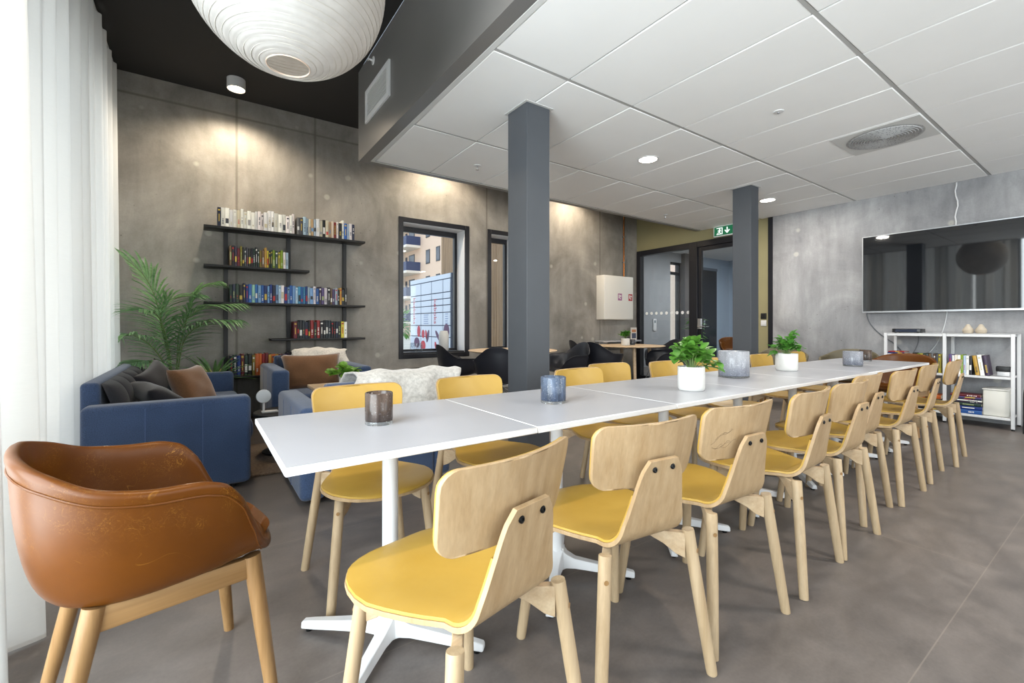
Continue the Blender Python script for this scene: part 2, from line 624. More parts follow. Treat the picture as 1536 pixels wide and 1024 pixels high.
REVEAL = plain((222, 222, 224), 0.4, name='white_window_reveal')
def back_window(n, w, label):
    x0, x1, z0, z1 = w
    bm = bmesh.new()
    c = 0.065
    yf0, yf1 = WY - 0.012, WY + 0.02
    for a in ((x0 - c, x0, z0 - c, z1 + c), (x1, x1 + c, z0 - c, z1 + c), (x0, x1, z0 - c, z0), (x0, x1, z1, z1 + c)):
        box(bm, a[0], a[1], yf0, yf1 - 0.0, a[2], a[3])
    root = struct('window_%d' % n, bm, BLACKFR, bev=0.003)
    bm = bmesh.new()
    t = 0.006
    box(bm, x0, x0 + t, WY + 0.02, WY + 0.27, z0, z1)
    box(bm, x1 - t, x1, WY + 0.02, WY + 0.27, z0, z1)
    box(bm, x0, x1, WY + 0.02, WY + 0.27, z1 - t, z1)
    finish(bm, 'reveal', REVEAL, root)
    bm = bmesh.new()
    box(bm, x0, x1, WY + 0.02, WY + 0.27, z0, z0 + 0.02)
    finish(bm, 'sill', BLACKFR, root, bev=0.003)
    bm = bmesh.new()
    s = 0.05
    ya, yb = WY + 0.255, WY + 0.315
    for a in ((x0, x0 + s, z0, z1), (x1 - s, x1, z0, z1), (x0 + s, x1 - s, z0, z0 + s), (x0 + s, x1 - s, z1 - s - 0.03, z1)):
        box(bm, a[0], a[1], ya, yb, a[2], a[3])
    finish(bm, 'sash', BLACKFR, root, bev=0.003)
    bm = bmesh.new()
    box(bm, x0 + s, x1 - s, ya + 0.025, ya + 0.033, z0 + s, z1 - s - 0.03)
    finish(bm, 'glass', GLASS, root)
    return root
back_window(1, W1, '')
back_window(2, W2, '')

# curtain side wall with tall openings
LX = -0.98
OPEN = [(-2.9, -0.75), (-0.55, 1.75), (1.95, 2.95), (3.1, 4.25), (4.45, 5.75)]
bm = bmesh.new()
zt = 3.15
ys = [-3.2] + [v for o in OPEN for v in o] + [6.0]
for i in range(0, len(ys), 2):
    box(bm, LX - 0.2, LX, ys[i], ys[i + 1], 0, BZ + 0.1)
for a, b_ in OPEN:
    box(bm, LX - 0.2, LX, a, b_, zt, BZ + 0.1)
struct('wall_left', bm, WALLWHITE)
for i, (a, b_) in enumerate(OPEN):
    bm = bmesh.new()
    s = 0.05
    box(bm, LX - 0.14, LX - 0.08, a, a + s, 0, zt)
    box(bm, LX - 0.14, LX - 0.08, b_ - s, b_, 0, zt)
    box(bm, LX - 0.14, LX - 0.08, a + s, b_ - s, 0, 0.06)
    box(bm, LX - 0.14, LX - 0.08, a + s, b_ - s, zt - s, zt)
    w = struct('window_%d' % (i + 3), bm, BLACKFR)
    bm = bmesh.new()
    box(bm, LX - 0.115, LX - 0.107, a + s, b_ - s, 0.06, zt - s)
    finish(bm, 'glass', GLASS, w)

# wall behind the camera; its unseen windows are added to let in fill light
bm = bmesh.new()
FO = [(0.4, 2.6), (3.0, 6.6)]
box(bm, -1.2, FO[0][0], -3.2, -3.0, 0, BZ + 0.1)
box(bm, FO[0][1], FO[1][0], -3.2, -3.0, 0, BZ + 0.1)
box(bm, FO[1][1], WX + 0.2, -3.2, -3.0, 0, BZ + 0.1)
for a, b_ in FO:
    box(bm, a, b_, -3.2, -3.0, 0, 0.5)
    box(bm, a, b_, -3.2, -3.0, 2.6, BZ + 0.1)
struct('wall_front', bm, WALLWHITE)
for i, (a, b_) in enumerate(FO):
    bm = bmesh.new()
    s = 0.06
    box(bm, a, a + s, -3.14, -3.06, 0.5, 2.6)
    box(bm, b_ - s, b_, -3.14, -3.06, 0.5, 2.6)
    box(bm, a + s, b_ - s, -3.14, -3.06, 0.5, 0.56)
    box(bm, a + s, b_ - s, -3.14, -3.06, 2.54, 2.6)
    w = struct('window_%d' % (i + 10), bm, BLACKFR)
    bm = bmesh.new()
    box(bm, a + s, b_ - s, -3.11, -3.10, 0.56, 2.54)
    finish(bm, 'glass', GLASS, w)

# far side wall: concrete panel, black strip, olive wall with the glazed partition
bm = bmesh.new()
box(bm, WX - 0.02, WX + 0.15, -3.2, 3.33, 0, CZ + 0.02)
struct('wall_right', bm, CONC_R)
bm = bmesh.new()
PY0, PY1, PZ = 3.66, 5.93, 2.56      # glazed partition extent
box(bm, WX, WX + 0.15, 3.4, PY0, 0, BZ)
box(bm, WX, WX + 0.15, PY0, WY, PZ, BZ)
box(bm, WX, WX + 0.15, PY1, WY + 0.02, 0, PZ)
struct('wall_right', bm, OLIVE)
bm = bmesh.new()
box(bm, WX - 0.025, WX + 0.1, 3.33, 3.4, 0, CZ)
struct('trim_1', bm, BLACKFR)

# partition: fixed glass panel with dots, and a glass door
X0, X1 = WX - 0.03, WX + 0.09
bm = bmesh.new()
f = 0.085
box(bm, X0, X1, 5.93 - f, 5.93, 0, PZ)
box(bm, X0, X1, 4.60, 4.76, 0, PZ)
box(bm, X0, X1, PY0, PY0 + 0.07, 0, PZ)
box(bm, X0, X1, 4.76, 5.93 - f, PZ - 0.1, PZ)
box(bm, X0, X1, PY0 + 0.07, 4.60, PZ - 0.1, PZ)
box(bm, X0, X1, 4.76, 5.93 - f, 0, 0.09)
part = struct('window_12', bm, BLACKFR, bev=0.004)
bm = bmesh.new()
box(bm, WX + 0.02, WX + 0.03, 4.76, 5.93 - f, 0.09, PZ - 0.1)
finish(bm, 'glass', GLASSIN, part)
DOT = plain((236, 238, 240), 0.5, name='white_frosted_dot')
bm = bmesh.new()
for k in range(9):
    y = 5.72 - k * 0.114
    pts = [(y + 0.03 * math.cos(a), 1.315 + 0.03 * math.sin(a)) for a in [2 * PI * q / 20 for q in range(20)]]
    prism(bm, pts, WX + 0.017, WX + 0.0195, 'x')
finish(bm, 'dot_marking', DOT, part)
bm = bmesh.new()
s = 0.07
for a in ((4.60 - s, 4.60, 0.01, PZ - 0.1), (PY0 + 0.07, PY0 + 0.07 + s, 0.01, PZ - 0.1), (PY0 + 0.07 + s, 4.60 - s, 0.01, 0.2), (PY0 + 0.07 + s, 4.60 - s, PZ - 0.17, PZ - 0.1)):
    box(bm, WX, WX + 0.05, a[0], a[1], a[2], a[3])
door = struct('door_1', bm, BLACKFR, bev=0.003)
bm = bmesh.new()
box(bm, WX + 0.02, WX + 0.03, PY0 + 0.07 + s, 4.60 - s, 0.2, PZ - 0.17)
finish(bm, 'glass', GLASSIN, door)
bm = bmesh.new()
box(bm, WX - 0.05, WX, 4.52, 4.575, 1.02, 1.2)
tube(bm, [(WX - 0.05, 4.55, 1.06), (WX - 0.09, 4.55, 1.06), (WX - 0.095, 4.42, 1.06)], 0.011, 8)
finish(bm, 'handle', CHROME, door)

# ceilings and bulkhead
BX, BY = 1.322, 4.63
bm = bmesh.new()
box(bm, -1.2, BX, -3.2, 6.0, BZ, BZ + 0.1)
box(bm, BX, WX + 0.2, BY, 6.0, BZ, BZ + 0.1)
struct('ceiling', bm, BLACKCEIL)
bm = bmesh.new()
box(bm, BX, BX + 0.1, -3.1, BY, CZ, BZ)
box(bm, BX + 0.1, WX, BY - 0.1, BY, CZ, BZ)
struct('trim_2', bm, FASCIA, bev=0.002)
bm = bmesh.new()
box(bm, BX + 0.1, WX, -3.1, BY - 0.1, CZ + 0.012, CZ + 0.05)
struct('ceiling', bm, TGRID)
bm = bmesh.new()
XL = [1.46] + [2.06 + 0.643 * k for k in range(9)]
XL[-1] = WX
YL = [4.53, 3.515, 2.28, 1.035, -0.2, -1.435, -2.67, -3.0]
g = 0.006
for i in range(len(XL) - 1):
    for j in range(len(YL) - 1):
        rbox(bm, XL[i] + 0.004, XL[i + 1] - 0.004, YL[j + 1] + 0.012, YL[j] - 0.012, CZ, CZ + 0.012, 0.005, 1)
struct('ceiling', bm, TILE)
bm = bmesh.new()
box(bm, BX + 0.1, XL[0] - 0.0, -3.0, YL[0] + 0.022, CZ - 0.002, CZ + 0.012)
box(bm, XL[0], WX, YL[0], YL[0] + 0.022, CZ - 0.002, CZ + 0.012)
struct('trim_3', bm, TGRID, bev=0.002)

bm = bmesh.new()
for y in YL[1:-1]:
    box(bm, XL[0], WX - 0.03, y - 0.011, y + 0.011, CZ + 0.003, CZ + 0.0118)
struct('trim_6', bm, plain((172, 172, 170), 0.5, name='ceiling_bar'))

# steel columns
def column(n, x0, x1, y0, y1):
    bm = bmesh.new()
    box(bm, x0, x1, y0, y1, 0, CZ)
    o = struct('trim_%d' % n, bm, COLPAINT, bev=0.004)
    bm = bmesh.new()
    e = 0.022
    for a in ((x0 - e, x1 + e, y0 - e, y0 - 0.001), (x0 - e, x1 + e, y1 + 0.001, y1 + e), (x0 - e, x0 - 0.001, y0, y1), (x1 + 0.001, x1 + e, y0, y1)):
        box(bm, a[0], a[1], a[2], a[3], CZ - 0.004, CZ - 0.0005)
    finish(bm, 'ceiling_collar', TGRID, o)
column(4, 1.995, 2.215, 2.665, 2.915)
column(5, 5.35, 5.525, 2.72, 2.945)

# lobby beyond the glazing
LOBBY = plain((150, 152, 156), 0.7, var=0.05, vscale=3, name='grey_lobby_wall')
LY = 7.6
bm = bmesh.new()
box(bm, WX, 10.62, LY, LY + 0.2, 0, 3.1)
box(bm, 10.62, 11.12, LY, LY + 0.2, 2.84, 3.1)
struct('wall_lobby', bm, LOBBY)
bm = bmesh.new()
box(bm, 11.12, 12.0, LY - 0.12, LY + 0.2, 0, 3.1)
struct('wall_lobby', bm, plain((96, 92, 92), 0.7, var=0.06, vscale=4, name='dark_lobby_wall'))
bm = bmesh.new()
box(bm, 12.0, 13.8, LY, LY + 0.2, 0, 3.1)
struct('wall_lobby', bm, LIGHTBLUE)
bm = bmesh.new()
box(bm, 13.6, 13.8, 3.2, LY, 0, 3.1)
struct('wall_lobby', bm, LIGHTBLUE)
bm = bmesh.new()
box(bm, WX + 0.15, 13.6, 3.2, 3.4, 0, 3.1)
box(bm, WX, WX + 0.12, WY + WD, LY + 0.2, 0, 3.2)
struct('wall_lobby', bm, WALLWHITE)
bm = bmesh.new()
box(bm, WX + 0.15, 13.8, 3.2, LY + 0.2, 3.1, 3.2)
struct('ceiling_lobby', bm, TILE)
bm = bmesh.new()
box(bm, 12.12, 12.86, LY - 0.03, LY - 0.001, 0, 2.72)
d2 = struct('door_2', bm, plain((26, 28, 36), 0.4, name='black_lobby_door'))
bm = bmesh.new()
tube(bm, [(12.2, LY - 0.03, 1.05), (12.2, LY - 0.08, 1.05), (12.34, LY - 0.085, 1.05)], 0.012, 8)
finish(bm, 'handle', CHROME, d2)
bm = bmesh.new()
box(bm, 12.06, 12.92, LY - 0.02, LY - 0.0005, 2.72, 2.8)
finish(bm, 'lintel', plain((110, 120, 134), 0.5), d2)
# street door of the lobby
bm = bmesh.new()
for a in ((10.62, 10.66, 0, 2.84), (11.08, 11.12, 0, 2.84), (10.66, 11.08, 0, 0.08), (10.66, 11.08, 2.50, 2.58), (10.66, 11.08, 2.78, 2.84)):
    box(bm, a[0], a[1], LY + 0.05, LY + 0.12, a[2], a[3])
d3 = struct('door_3', bm, BLACKFR)
bm = bmesh.new()
box(bm, 10.66, 11.08, LY + 0.08, LY + 0.088, 0.08, 2.5)
finish(bm, 'glass', GLASS, d3)

# ------------------------------------------------------------------ curtains
SHEER = sheer('white_sheer_curtain', (222, 222, 220), 0.12, 0.22)
def curtain(ya, yb, xm, amp, wl, label, seed, z1=BZ - 0.06, lean=0.0):
    rnd = random.Random(seed)
    ph = [rnd.uniform(-0.5, 0.5) for _ in range(60)]
    L = yb - ya
    def fn(u, v):
        y = ya + L * u
        q = (y - ya) / wl
        i = int(q)
        k = q + 0.35 * (ph[i % 60] * (1 - (q - i)) + ph[(i + 1) % 60] * (q - i))
        a = amp * (1 + 0.5 * ph[(i * 7) % 60])
        spread = 1.0 - 0.45 * v
        x = xm + a * spread * (math.sin(2 * PI * k) + 0.25 * math.sin(4 * PI * k + ph[i % 60])) + lean * (1 - v) * math.exp(-((y - ya) / 0.8) ** 2)
        yy = y + 0.25 * a * math.cos(2 * PI * k) * (1 - 0.5 * v)
        return (x, yy, 0.012 + (z1 - 0.012) * v)
    bm = bmesh.new()
    sheet(bm, fn, int(L / 0.012), 10)
    t = thing('curtain', label, 'curtain', (0, 0, 0))
    c = finish(bm, 'fabric_panel', SHEER, t, sharp=180)
    def hem(u, v):
        p = Vector(fn(u, 0.0))
        return (p.x, p.y, 0.006 + 0.014 * v)
    bm = bmesh.new()
    sheet(bm, hem, int(L / 0.012), 1)
    finish(bm, 'hem', plain((200, 200, 198), 0.9, name='curtain_hem'), t, sharp=180)
    bm = bmesh.new()
    tube(bm, [(xm, ya, BZ - 0.035), (xm, yb, BZ - 0.035)], 0.016, 8)
    for i in range(int(L / 0.35) + 1):
        y = ya + 0.1 + i * 0.35
        if y < yb:
            box(bm, xm - 0.01, xm + 0.01, y - 0.01, y + 0.01, BZ - 0.03, BZ)
    finish(bm, 'rail', plain((190, 190, 190), 0.4, name='curtain_rail'), t)
    return t
curtain(1.80, 2.36, -0.57, 0.088, 0.31, 'white sheer floor-length curtain hanging behind the cognac leather armchair', 3, lean=0.03)
curtain(2.40, 5.90, -0.70, 0.065, 0.27, 'white sheer floor-length curtain hanging behind the blue sofa and the palm', 5)

# ------------------------------------------------------------------ street outside
bm = bmesh.new()
box(bm, -60, 90, 6.3, 110, -0.2, -0.1)
struct('ground_outside', bm, plain((190, 184, 172), 0.9, var=0.1, vscale=0.5, name='pale_paving'))
PEACH = plain((236, 206, 182), 0.85, name='peach_render')
CREAMW = plain((238, 230, 218), 0.85, name='cream_render')
NAVY = plain((52, 66, 104), 0.5, name='navy_balcony_panel')
DARKWIN = plain((70, 78, 92), 0.25, name='dark_window_glass')
t = thing('apartment_building', 'pale peach apartment block with navy balconies outside the bookcase-wall window', 'building', (21.3, 52, -0.1))
def at(bm_fn): return bm_fn
bm = bmesh.new()
box(bm, 0, 12, -9.5, 12, 0, 19)
finish(bm, 'wall', PEACH, t)
bm = bmesh.new()
box(bm, -0.5, 0, 2.2, 12, 0, 19)
finish(bm, 'wall', CREAMW, t)
for k in range(5):
    z = 1.35 + 3.0 * k
    for (ya, yb) in ((-2.6, 2.6),):
        bm = bmesh.new()
        box(bm, -1.75, 0, ya, yb, z, z + 0.28)
        s = finish(bm, 'balcony', CREAMW, t)
        bm = bmesh.new()
        box(bm, -1.75, -1.69, ya, yb, z + 0.28, z + 1.3)
        box(bm, -1.69, 0, ya, ya + 0.05, z + 0.28, z + 1.3)
        finish(bm, 'railing', NAVY, s)
    bm = bmesh.new()
    box(bm, -1.9, -0.5, 5.2, 9.5, z - 1.3, z - 1.05)
    s = finish(bm, 'balcony', CREAMW, t)
    bm = bmesh.new()
    box(bm, -1.9, -1.84, 5.2, 9.5, z - 1.05, z - 0.1)
    box(bm, -1.84, -0.5, 5.2, 5.25, z - 1.05, z - 0.1)
    finish(bm, 'railing', NAVY, s)
    for ya, yb, za, zb in ((-0.9, 0.9, 0.3, 2.5), (1.4, 2.0, 0.6, 2.4), (-5.3, -4.2, 0.9, 2.5), (-7.9, -6.9, 0.9, 2.5)):
        bm = bmesh.new()
        box(bm, -0.04, -0.001, ya, yb, z + za, z + zb)
        w = finish(bm, 'window', plain((40, 44, 52), 0.5), t)
        bm = bmesh.new()
        box(bm, -0.05, -0.0405, ya + 0.12, yb - 0.12, z + za + 0.12, z + zb - 0.12)
        finish(bm, 'pane', DARKWIN, w)
# timber-clad wing
CLAD = wood('grey_brown_cladding', (190, 156, 120), (140, 112, 86), 'z', 0.7)
bm = bmesh.new()
rnd = random.Random(2)
for i in range(40):
    y = 6.45 + i * 0.096
    d = rnd.choice((0.0, 0.025))
    box(bm, 5.0 - d, 5.12, y, y + 0.088, -0.1, 6)
box(bm, 5.12, 6.6, 6.4, 10.3, -0.1, 6)
tag(finish(bm, 'timber_facade', CLAD), 'brown vertical timber cladding on the wing outside the two windows', 'building wing', kind='structure')
# parcel lockers
LOCK = plain((206, 214, 228), 0.4, name='pale_locker_steel')
LKLINE = plain((66, 76, 98), 0.5, name='locker_gap')
RED = plain((186, 30, 58), 0.5, name='red_print')
PURP = plain((84, 40, 84), 0.5, name='purple_print')
GREYB = plain((140, 156, 190), 0.5, name='blue_grey_print')
t = thing('parcel_locker', 'pale grey bank of parcel lockers with red vertical lettering outside the window', 'locker', (4.4, 8.62, -0.1))
bm = bmesh.new()
rbox(bm, 0.02, 0.55, -0.01, 2.24, 0, 2.32, 0.01, 2)
finish(bm, 'body', LKLINE, t)
cy = [0.0, 0.36, 0.95, 1.56, 2.22]
rows = [0.05, 0.45, 0.92, 1.18, 1.47, 1.63, 1.77, 1.91, 2.2]
for i in range(4):
    for j in range(8):
        bm = bmesh.new()
        rbox(bm, 0, 0.022, cy[i] + 0.014, cy[i + 1] - 0.014, rows[j] + 0.01, rows[j + 1] - 0.01, 0.003, 1)
        finish(bm, 'door', LOCK, t)
bm = bmesh.new()
rbox(bm, 0, 0.022, 0.0, 2.22, 2.21, 2.31, 0.003, 1)
finish(bm, 'fascia_panel', LOCK, t)
def wall_text(s, size, mat, parent, x, y, z, spin=0.0):
    b = text_bm(s, size, 0.001)
    # text plane -> plane facing -X, reading along -Y; spin turns it within the plane
    M = Matrix.Translation((x, y, z)) @ Matrix(((0, 0, -1), (-1, 0, 0), (0, 1, 0))).to_4x4() @ Matrix.Rotation(spin, 4, 'Z')
    for v in b.verts:
        v.co = M @ v.co
    return finish(b, 'lettering', mat, parent)
wall_text('kkeboks', 0.2, RED, t, -0.002, 1.96, 1.545, -PI / 2)
wall_text('keboks', 0.2, RED, t, -0.002, 0.75, 1.5, -PI / 2)
def blob(cy_, cz_, ry, rz, mat, ang=0.0):
    bm = bmesh.new()
    pts = []
    for q in range(24):
        a = 2 * PI * q / 24
        y, z = ry * math.cos(a), rz * math.sin(a)
        pts.append((cy_ + y * math.cos(ang) - z * math.sin(ang), cz_ + y * math.sin(ang) + z * math.cos(ang)))
    prism(bm, pts, -0.003, -0.0008, 'x')
    finish(bm, 'printed_shape', mat, t)
for a in ((1.68, 1.04, 0.09, 0.14, RED), (1.80, 0.76, 0.17, 0.13, PURP), (1.42, 0.70, 0.14, 0.12, RED), (1.42, 0.98, 0.08, 0.1, RED), (1.15, 0.93, 0.06, 0.16, PURP, 0.4),
          (1.24, 0.96, 0.05, 0.12, RED, -0.3), (0.18, 1.05, 0.14, 0.17, PURP), (0.24, 0.94, 0.1, 0.12, RED), (0.62, 0.95, 0.05, 0.16, PURP, -0.8), (0.5, 0.7, 0.07, 0.16, RED, 0.3), (0.72, 0.72, 0.05, 0.1, RED, -0.4)):
    blob(*a)
bm = bmesh.new()
for k in range(5):
    box(bm, -0.002, -0.0008, 1.12 + 0.02 * (k % 2), 1.38, 1.42 - k * 0.05, 1.44 - k * 0.05)
    box(bm, -0.002, -0.0008, 0.1 + 0.02 * (k % 2), 0.24, 1.42 - k * 0.05, 1.44 - k * 0.05)
finish(bm, 'printed_lines_lettering', GREYB, t)

def leaf(bm, base, d, up, L, W, fold=0.25, bend=0.3, n=4, mi=0):
    d = Vector(d).normalized()
    up = Vector(up)
    s = d.cross(up)
    if s.length < 1e-4:
        s = d.cross(Vector((1, 0, 0.1)))
    s.normalize()
    up = s.cross(d).normalized()
    prev = None
    for i in range(n + 1):
        t = i / n
        w = W * (math.sin(PI * min(1, t * 0.92 + 0.06)) ** 0.8)
        if i == n:
            w = W * 0.03
        c = Vector(base) + d * (L * t) - up * (bend * L * t * t)
        row = [bm.verts.new(c - s * w + up * fold * w), bm.verts.new(c), bm.verts.new(c + s * w + up * fold * w)]
        if prev:
            for k in range(2):
                bm.faces.new((prev[k], prev[k + 1], row[k + 1], row[k])).material_index = mi
        prev = row

def bush_mesh(bm, c, r, n, L, W, rnd):
    for _ in range(n):
        a = rnd.uniform(0, 2 * PI)
        e = math.acos(rnd.uniform(-0.4, 1))
        dd = Vector((math.cos(a) * math.sin(e), math.sin(a) * math.sin(e), math.cos(e)))
        p = Vector(c) + dd * r * rnd.uniform(0.4, 1)
        leaf(bm, p, dd + Vector((rnd.uniform(-.5, .5), rnd.uniform(-.5, .5), rnd.uniform(-.3, .4))), (0, 0, 1), L * rnd.uniform(.7, 1.2), W, 0.2, 0.3, 3)
t = thing('street_bush', 'leafy green bush beside the parcel lockers outside the window', 'bush', (6.5, 18.0, -0.1))
bm = bmesh.new()
bush_mesh(bm, (0, 0, 1.1), 0.9, 260, 0.3, 0.09, random.Random(5))
finish(bm, 'foliage', LEAF, t, recalc=False)
bm = bmesh.new()
tube(bm, [(0, 0, 0), (0, 0, 1.1)], 0.05, 8)
finish(bm, 'stem', STEM, t)
# view through the lobby street door
t = thing('street_building', 'pinkish building seen through the lobby street door', 'building', (33, 22, -0.1))
bm = bmesh.new()
box(bm, -13, 9, 0, 6, 0, 12)
finish(bm, 'wall', PEACH, t)

# ------------------------------------------------------------------ long table of seven square tables
TZ = 0.7425
TW, TP = 0.686, 0.745
TX0, TY0 = 0.160, 1.147
def make_table(label):
    t = thing('square_cafe_table', label, 'table', group='white square tables pushed together into one long table')
    bm = bmesh.new()
    rbox(bm, -TP / 2 + 0.0004, TP / 2 - 0.0004, -TW / 2, TW / 2, -0.021, 0, 0.003, 1)
    bm.normal_update()
    bmesh.ops.recalc_face_normals(bm, faces=bm.faces[:])
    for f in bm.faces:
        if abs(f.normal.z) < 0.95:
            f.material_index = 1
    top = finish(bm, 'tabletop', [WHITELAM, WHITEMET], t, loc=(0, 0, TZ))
    bm = bmesh.new()
    lathe(bm, [(0.0, TZ - 0.021), (0.12, TZ - 0.021), (0.12, TZ - 0.028), (0.032, TZ - 0.036), (0.0265, TZ - 0.05), (0.0265, 0.16), (0.027, 0.13), (0.031, 0.105), (0.04, 0.085), (0.04, 0.05), (0, 0.05)], 28)
    finish(bm, 'column', WHITEMET, t)
    for k in range(4):
        a = PI / 4 + k * PI / 2
        R = Matrix.Rotation(a, 4, 'Z')
        bm = bmesh.new()
        st = [(0.02, 0.045, 0.03, 0.115), (0.045, 0.030, 0.032, 0.088), (0.08, 0.024, 0.031, 0.070), (0.16, 0.021, 0.024, 0.058), (0.29, 0.017, 0.012, 0.040), (0.325, 0.016, 0.010, 0.034), (0.33, 0.013, 0.012, 0.028)]
        rings = []
        for x, w, zb, zt_ in st:
            rings.append([bm.verts.new(R @ Vector(p)) for p in ((x, -w, zb), (x, w, zb), (x, w * 0.75, zt_), (x, -w * 0.75, zt_))])
        for i in range(len(rings) - 1):
            for q in range(4):
                bm.faces.new((rings[i][q], rings[i][(q + 1) % 4], rings[i + 1][(q + 1) % 4], rings[i + 1][q]))
        bm.faces.new(rings[0][::-1])
        bm.faces.new(rings[-1])
        ft = finish(bm, 'foot', WHITEMET, t, bev=0.003, sharp=30)
        bm = bmesh.new()
        p = R @ Vector((0.305, 0, 0))
        lathe(bm, [(0, 0), (0.012, 0), (0.012, 0.012), (0, 0.012)], 12, (p.x, p.y, 0))
        finish(bm, 'glide', BOLT, ft)
    return t
tl = ['white square table at the end by the cognac armchair, brown glass tealight holder on it',
      'white square table second from the cognac armchair, blue-grey glass holder on it',
      'white square table third from the cognac armchair, leafy plant in white pot on it',
      'white square table fourth in the long line, tall grey glass vase on it',
      'white square table fifth in the long line, smaller leafy potted plant on it',
      'white square table sixth in the long line, square-looking grey tealight holder on it',
      'white square table at the far end by the television, brown tealight holder on it']
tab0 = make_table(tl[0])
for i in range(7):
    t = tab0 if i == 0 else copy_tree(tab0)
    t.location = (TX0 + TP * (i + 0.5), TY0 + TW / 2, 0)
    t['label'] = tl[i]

# ------------------------------------------------------------------ dining chair
def rr_half(v, half_h, w, r, e=2.0):
    """half width of a rounded rectangle at height v in [-half_h, half_h]"""
    d = abs(v) - (half_h - r)
    if d <= 0:
        return w
    d = min(d / r, 1.0)
    return w - r + r * math.sqrt(max(0.0, 1 - d * d))

# seat profile (y, z) along the strip from the front edge to the top of the back tongue
def seat_profile():
    pts = [(0.285, 0.436), (0.27, 0.442), (0.23, 0.447), (0.15, 0.449), (0.05, 0.447), (-0.05, 0.445), (-0.10, 0.446)]
    cx, cz, r = -0.115, 0.52, 0.074
    for k in range(1, 8):
        a = math.radians(-90 - 80 * k / 7)
        pts.append((cx + r * math.cos(a), cz + r * math.sin(a)))
    y, z = pts[-1]
    for k in range(1, 7):
        pts.append((y - 0.039 * k / 6, z + 0.192 * k / 6))
    return pts
SP = seat_profile()
def seat_w(y, z, k):
    n = len(SP)
    if k <= 6:
        if y > 0.08:
            return 0.222 * max(0.0, 1 - ((y - 0.08) / 0.2062) ** 2.6) ** (1 / 2.6) + 0.001
        t = (0.08 - y) / 0.18
        return 0.222 - 0.088 * t ** 1.25
    if k <= 13:
        t = (k - 6) / 7
        return 0.134 - 0.016 * t
    t = (k - 13) / 6
    w = 0.118 - 0.045 * min(1, t * 1.05) ** 0.85
    if k == 18: w -= 0.002
    if k == 19: w -= 0.02
    return w
def profile_point(s):
    x = s * (len(SP) - 1)
    i = min(int(x), len(SP) - 2)
    f = x - i
    y = SP[i][0] * (1 - f) + SP[i + 1][0] * f
    z = SP[i][1] * (1 - f) + SP[i + 1][1] * f
    w = seat_w(*SP[i], i) * (1 - f) + seat_w(*SP[i + 1], i + 1) * f
    return y, z, w
def profile_normal(s):
    y0, z0, _ = profile_point(max(0, s - 0.02))
    y1, z1, _ = profile_point(min(1, s + 0.02))
    d = Vector((0, y1 - y0, z1 - z0)).normalized()
    return Vector((0, d.z, -d.y))      # towards the sitter
def edge_samples():
    # denser rows over the rounded front
    a = [0, .004, .012, .025, .04, .06]
    return a + [0.06 + 0.94 * i / 40 for i in range(1, 41)]
ES = edge_samples()

def seat_grid(off, smax, inset, crown=0.0, smin=0.0):
    rows = [s for s in ES if smin <= s <= smax]
    nu = 14
    g = []
    for s in rows:
        y, z, w = profile_point(s)
        if s < 6 / (len(SP) - 1):
            w = seat_w(y, z, 0)
        nrm = profile_normal(s)            # towards the sitter
        w = max(0.002, w - inset)
        row = []
        for j in range(nu + 1):
            u = -1 + 2 * j / nu
            u = math.copysign(abs(u) ** 0.85, u)
            dish = -0.012 * (1 - u * u) * math.exp(-((y - 0.03) / 0.16) ** 2) if s < 0.36 else 0.0
            c = crown * (1 - abs(u) ** 6) * min(1.0, (s / 0.03))
            row.append(Vector((u * w, y, z + dish)) + nrm * (off + c))
        g.append(row)
    return g

BT = math.radians(12)
BY0, BZ0 = -0.2115, 0.706       # rear face of the backrest, lying on the front of the tongue
def back_grid(half_w, half_h, r, off):
    g = []
    vs = [-1, -.985, -.94, -.87, -.78, -.68, -.5, -.25, 0, .25, .5, .68, .78, .87, .94, .985, 1]
    nu = 18
    for v in vs:
        h = v * half_h
        w = rr_half(h, half_h, half_w - 0.012 * (0.5 - 0.5 * v) * 1.2, r)
        row = []
        for j in range(nu + 1):
            u = -1 + 2 * j / nu
            x = u * w
            cv = 1.05 * x * x            # ends come forward round the sitter's back
            y = BY0 - math.tan(BT) * h * 1.0 + cv + off
            row.append(Vector((x, y, BZ0 + h)))
        g.append(row)
    return g

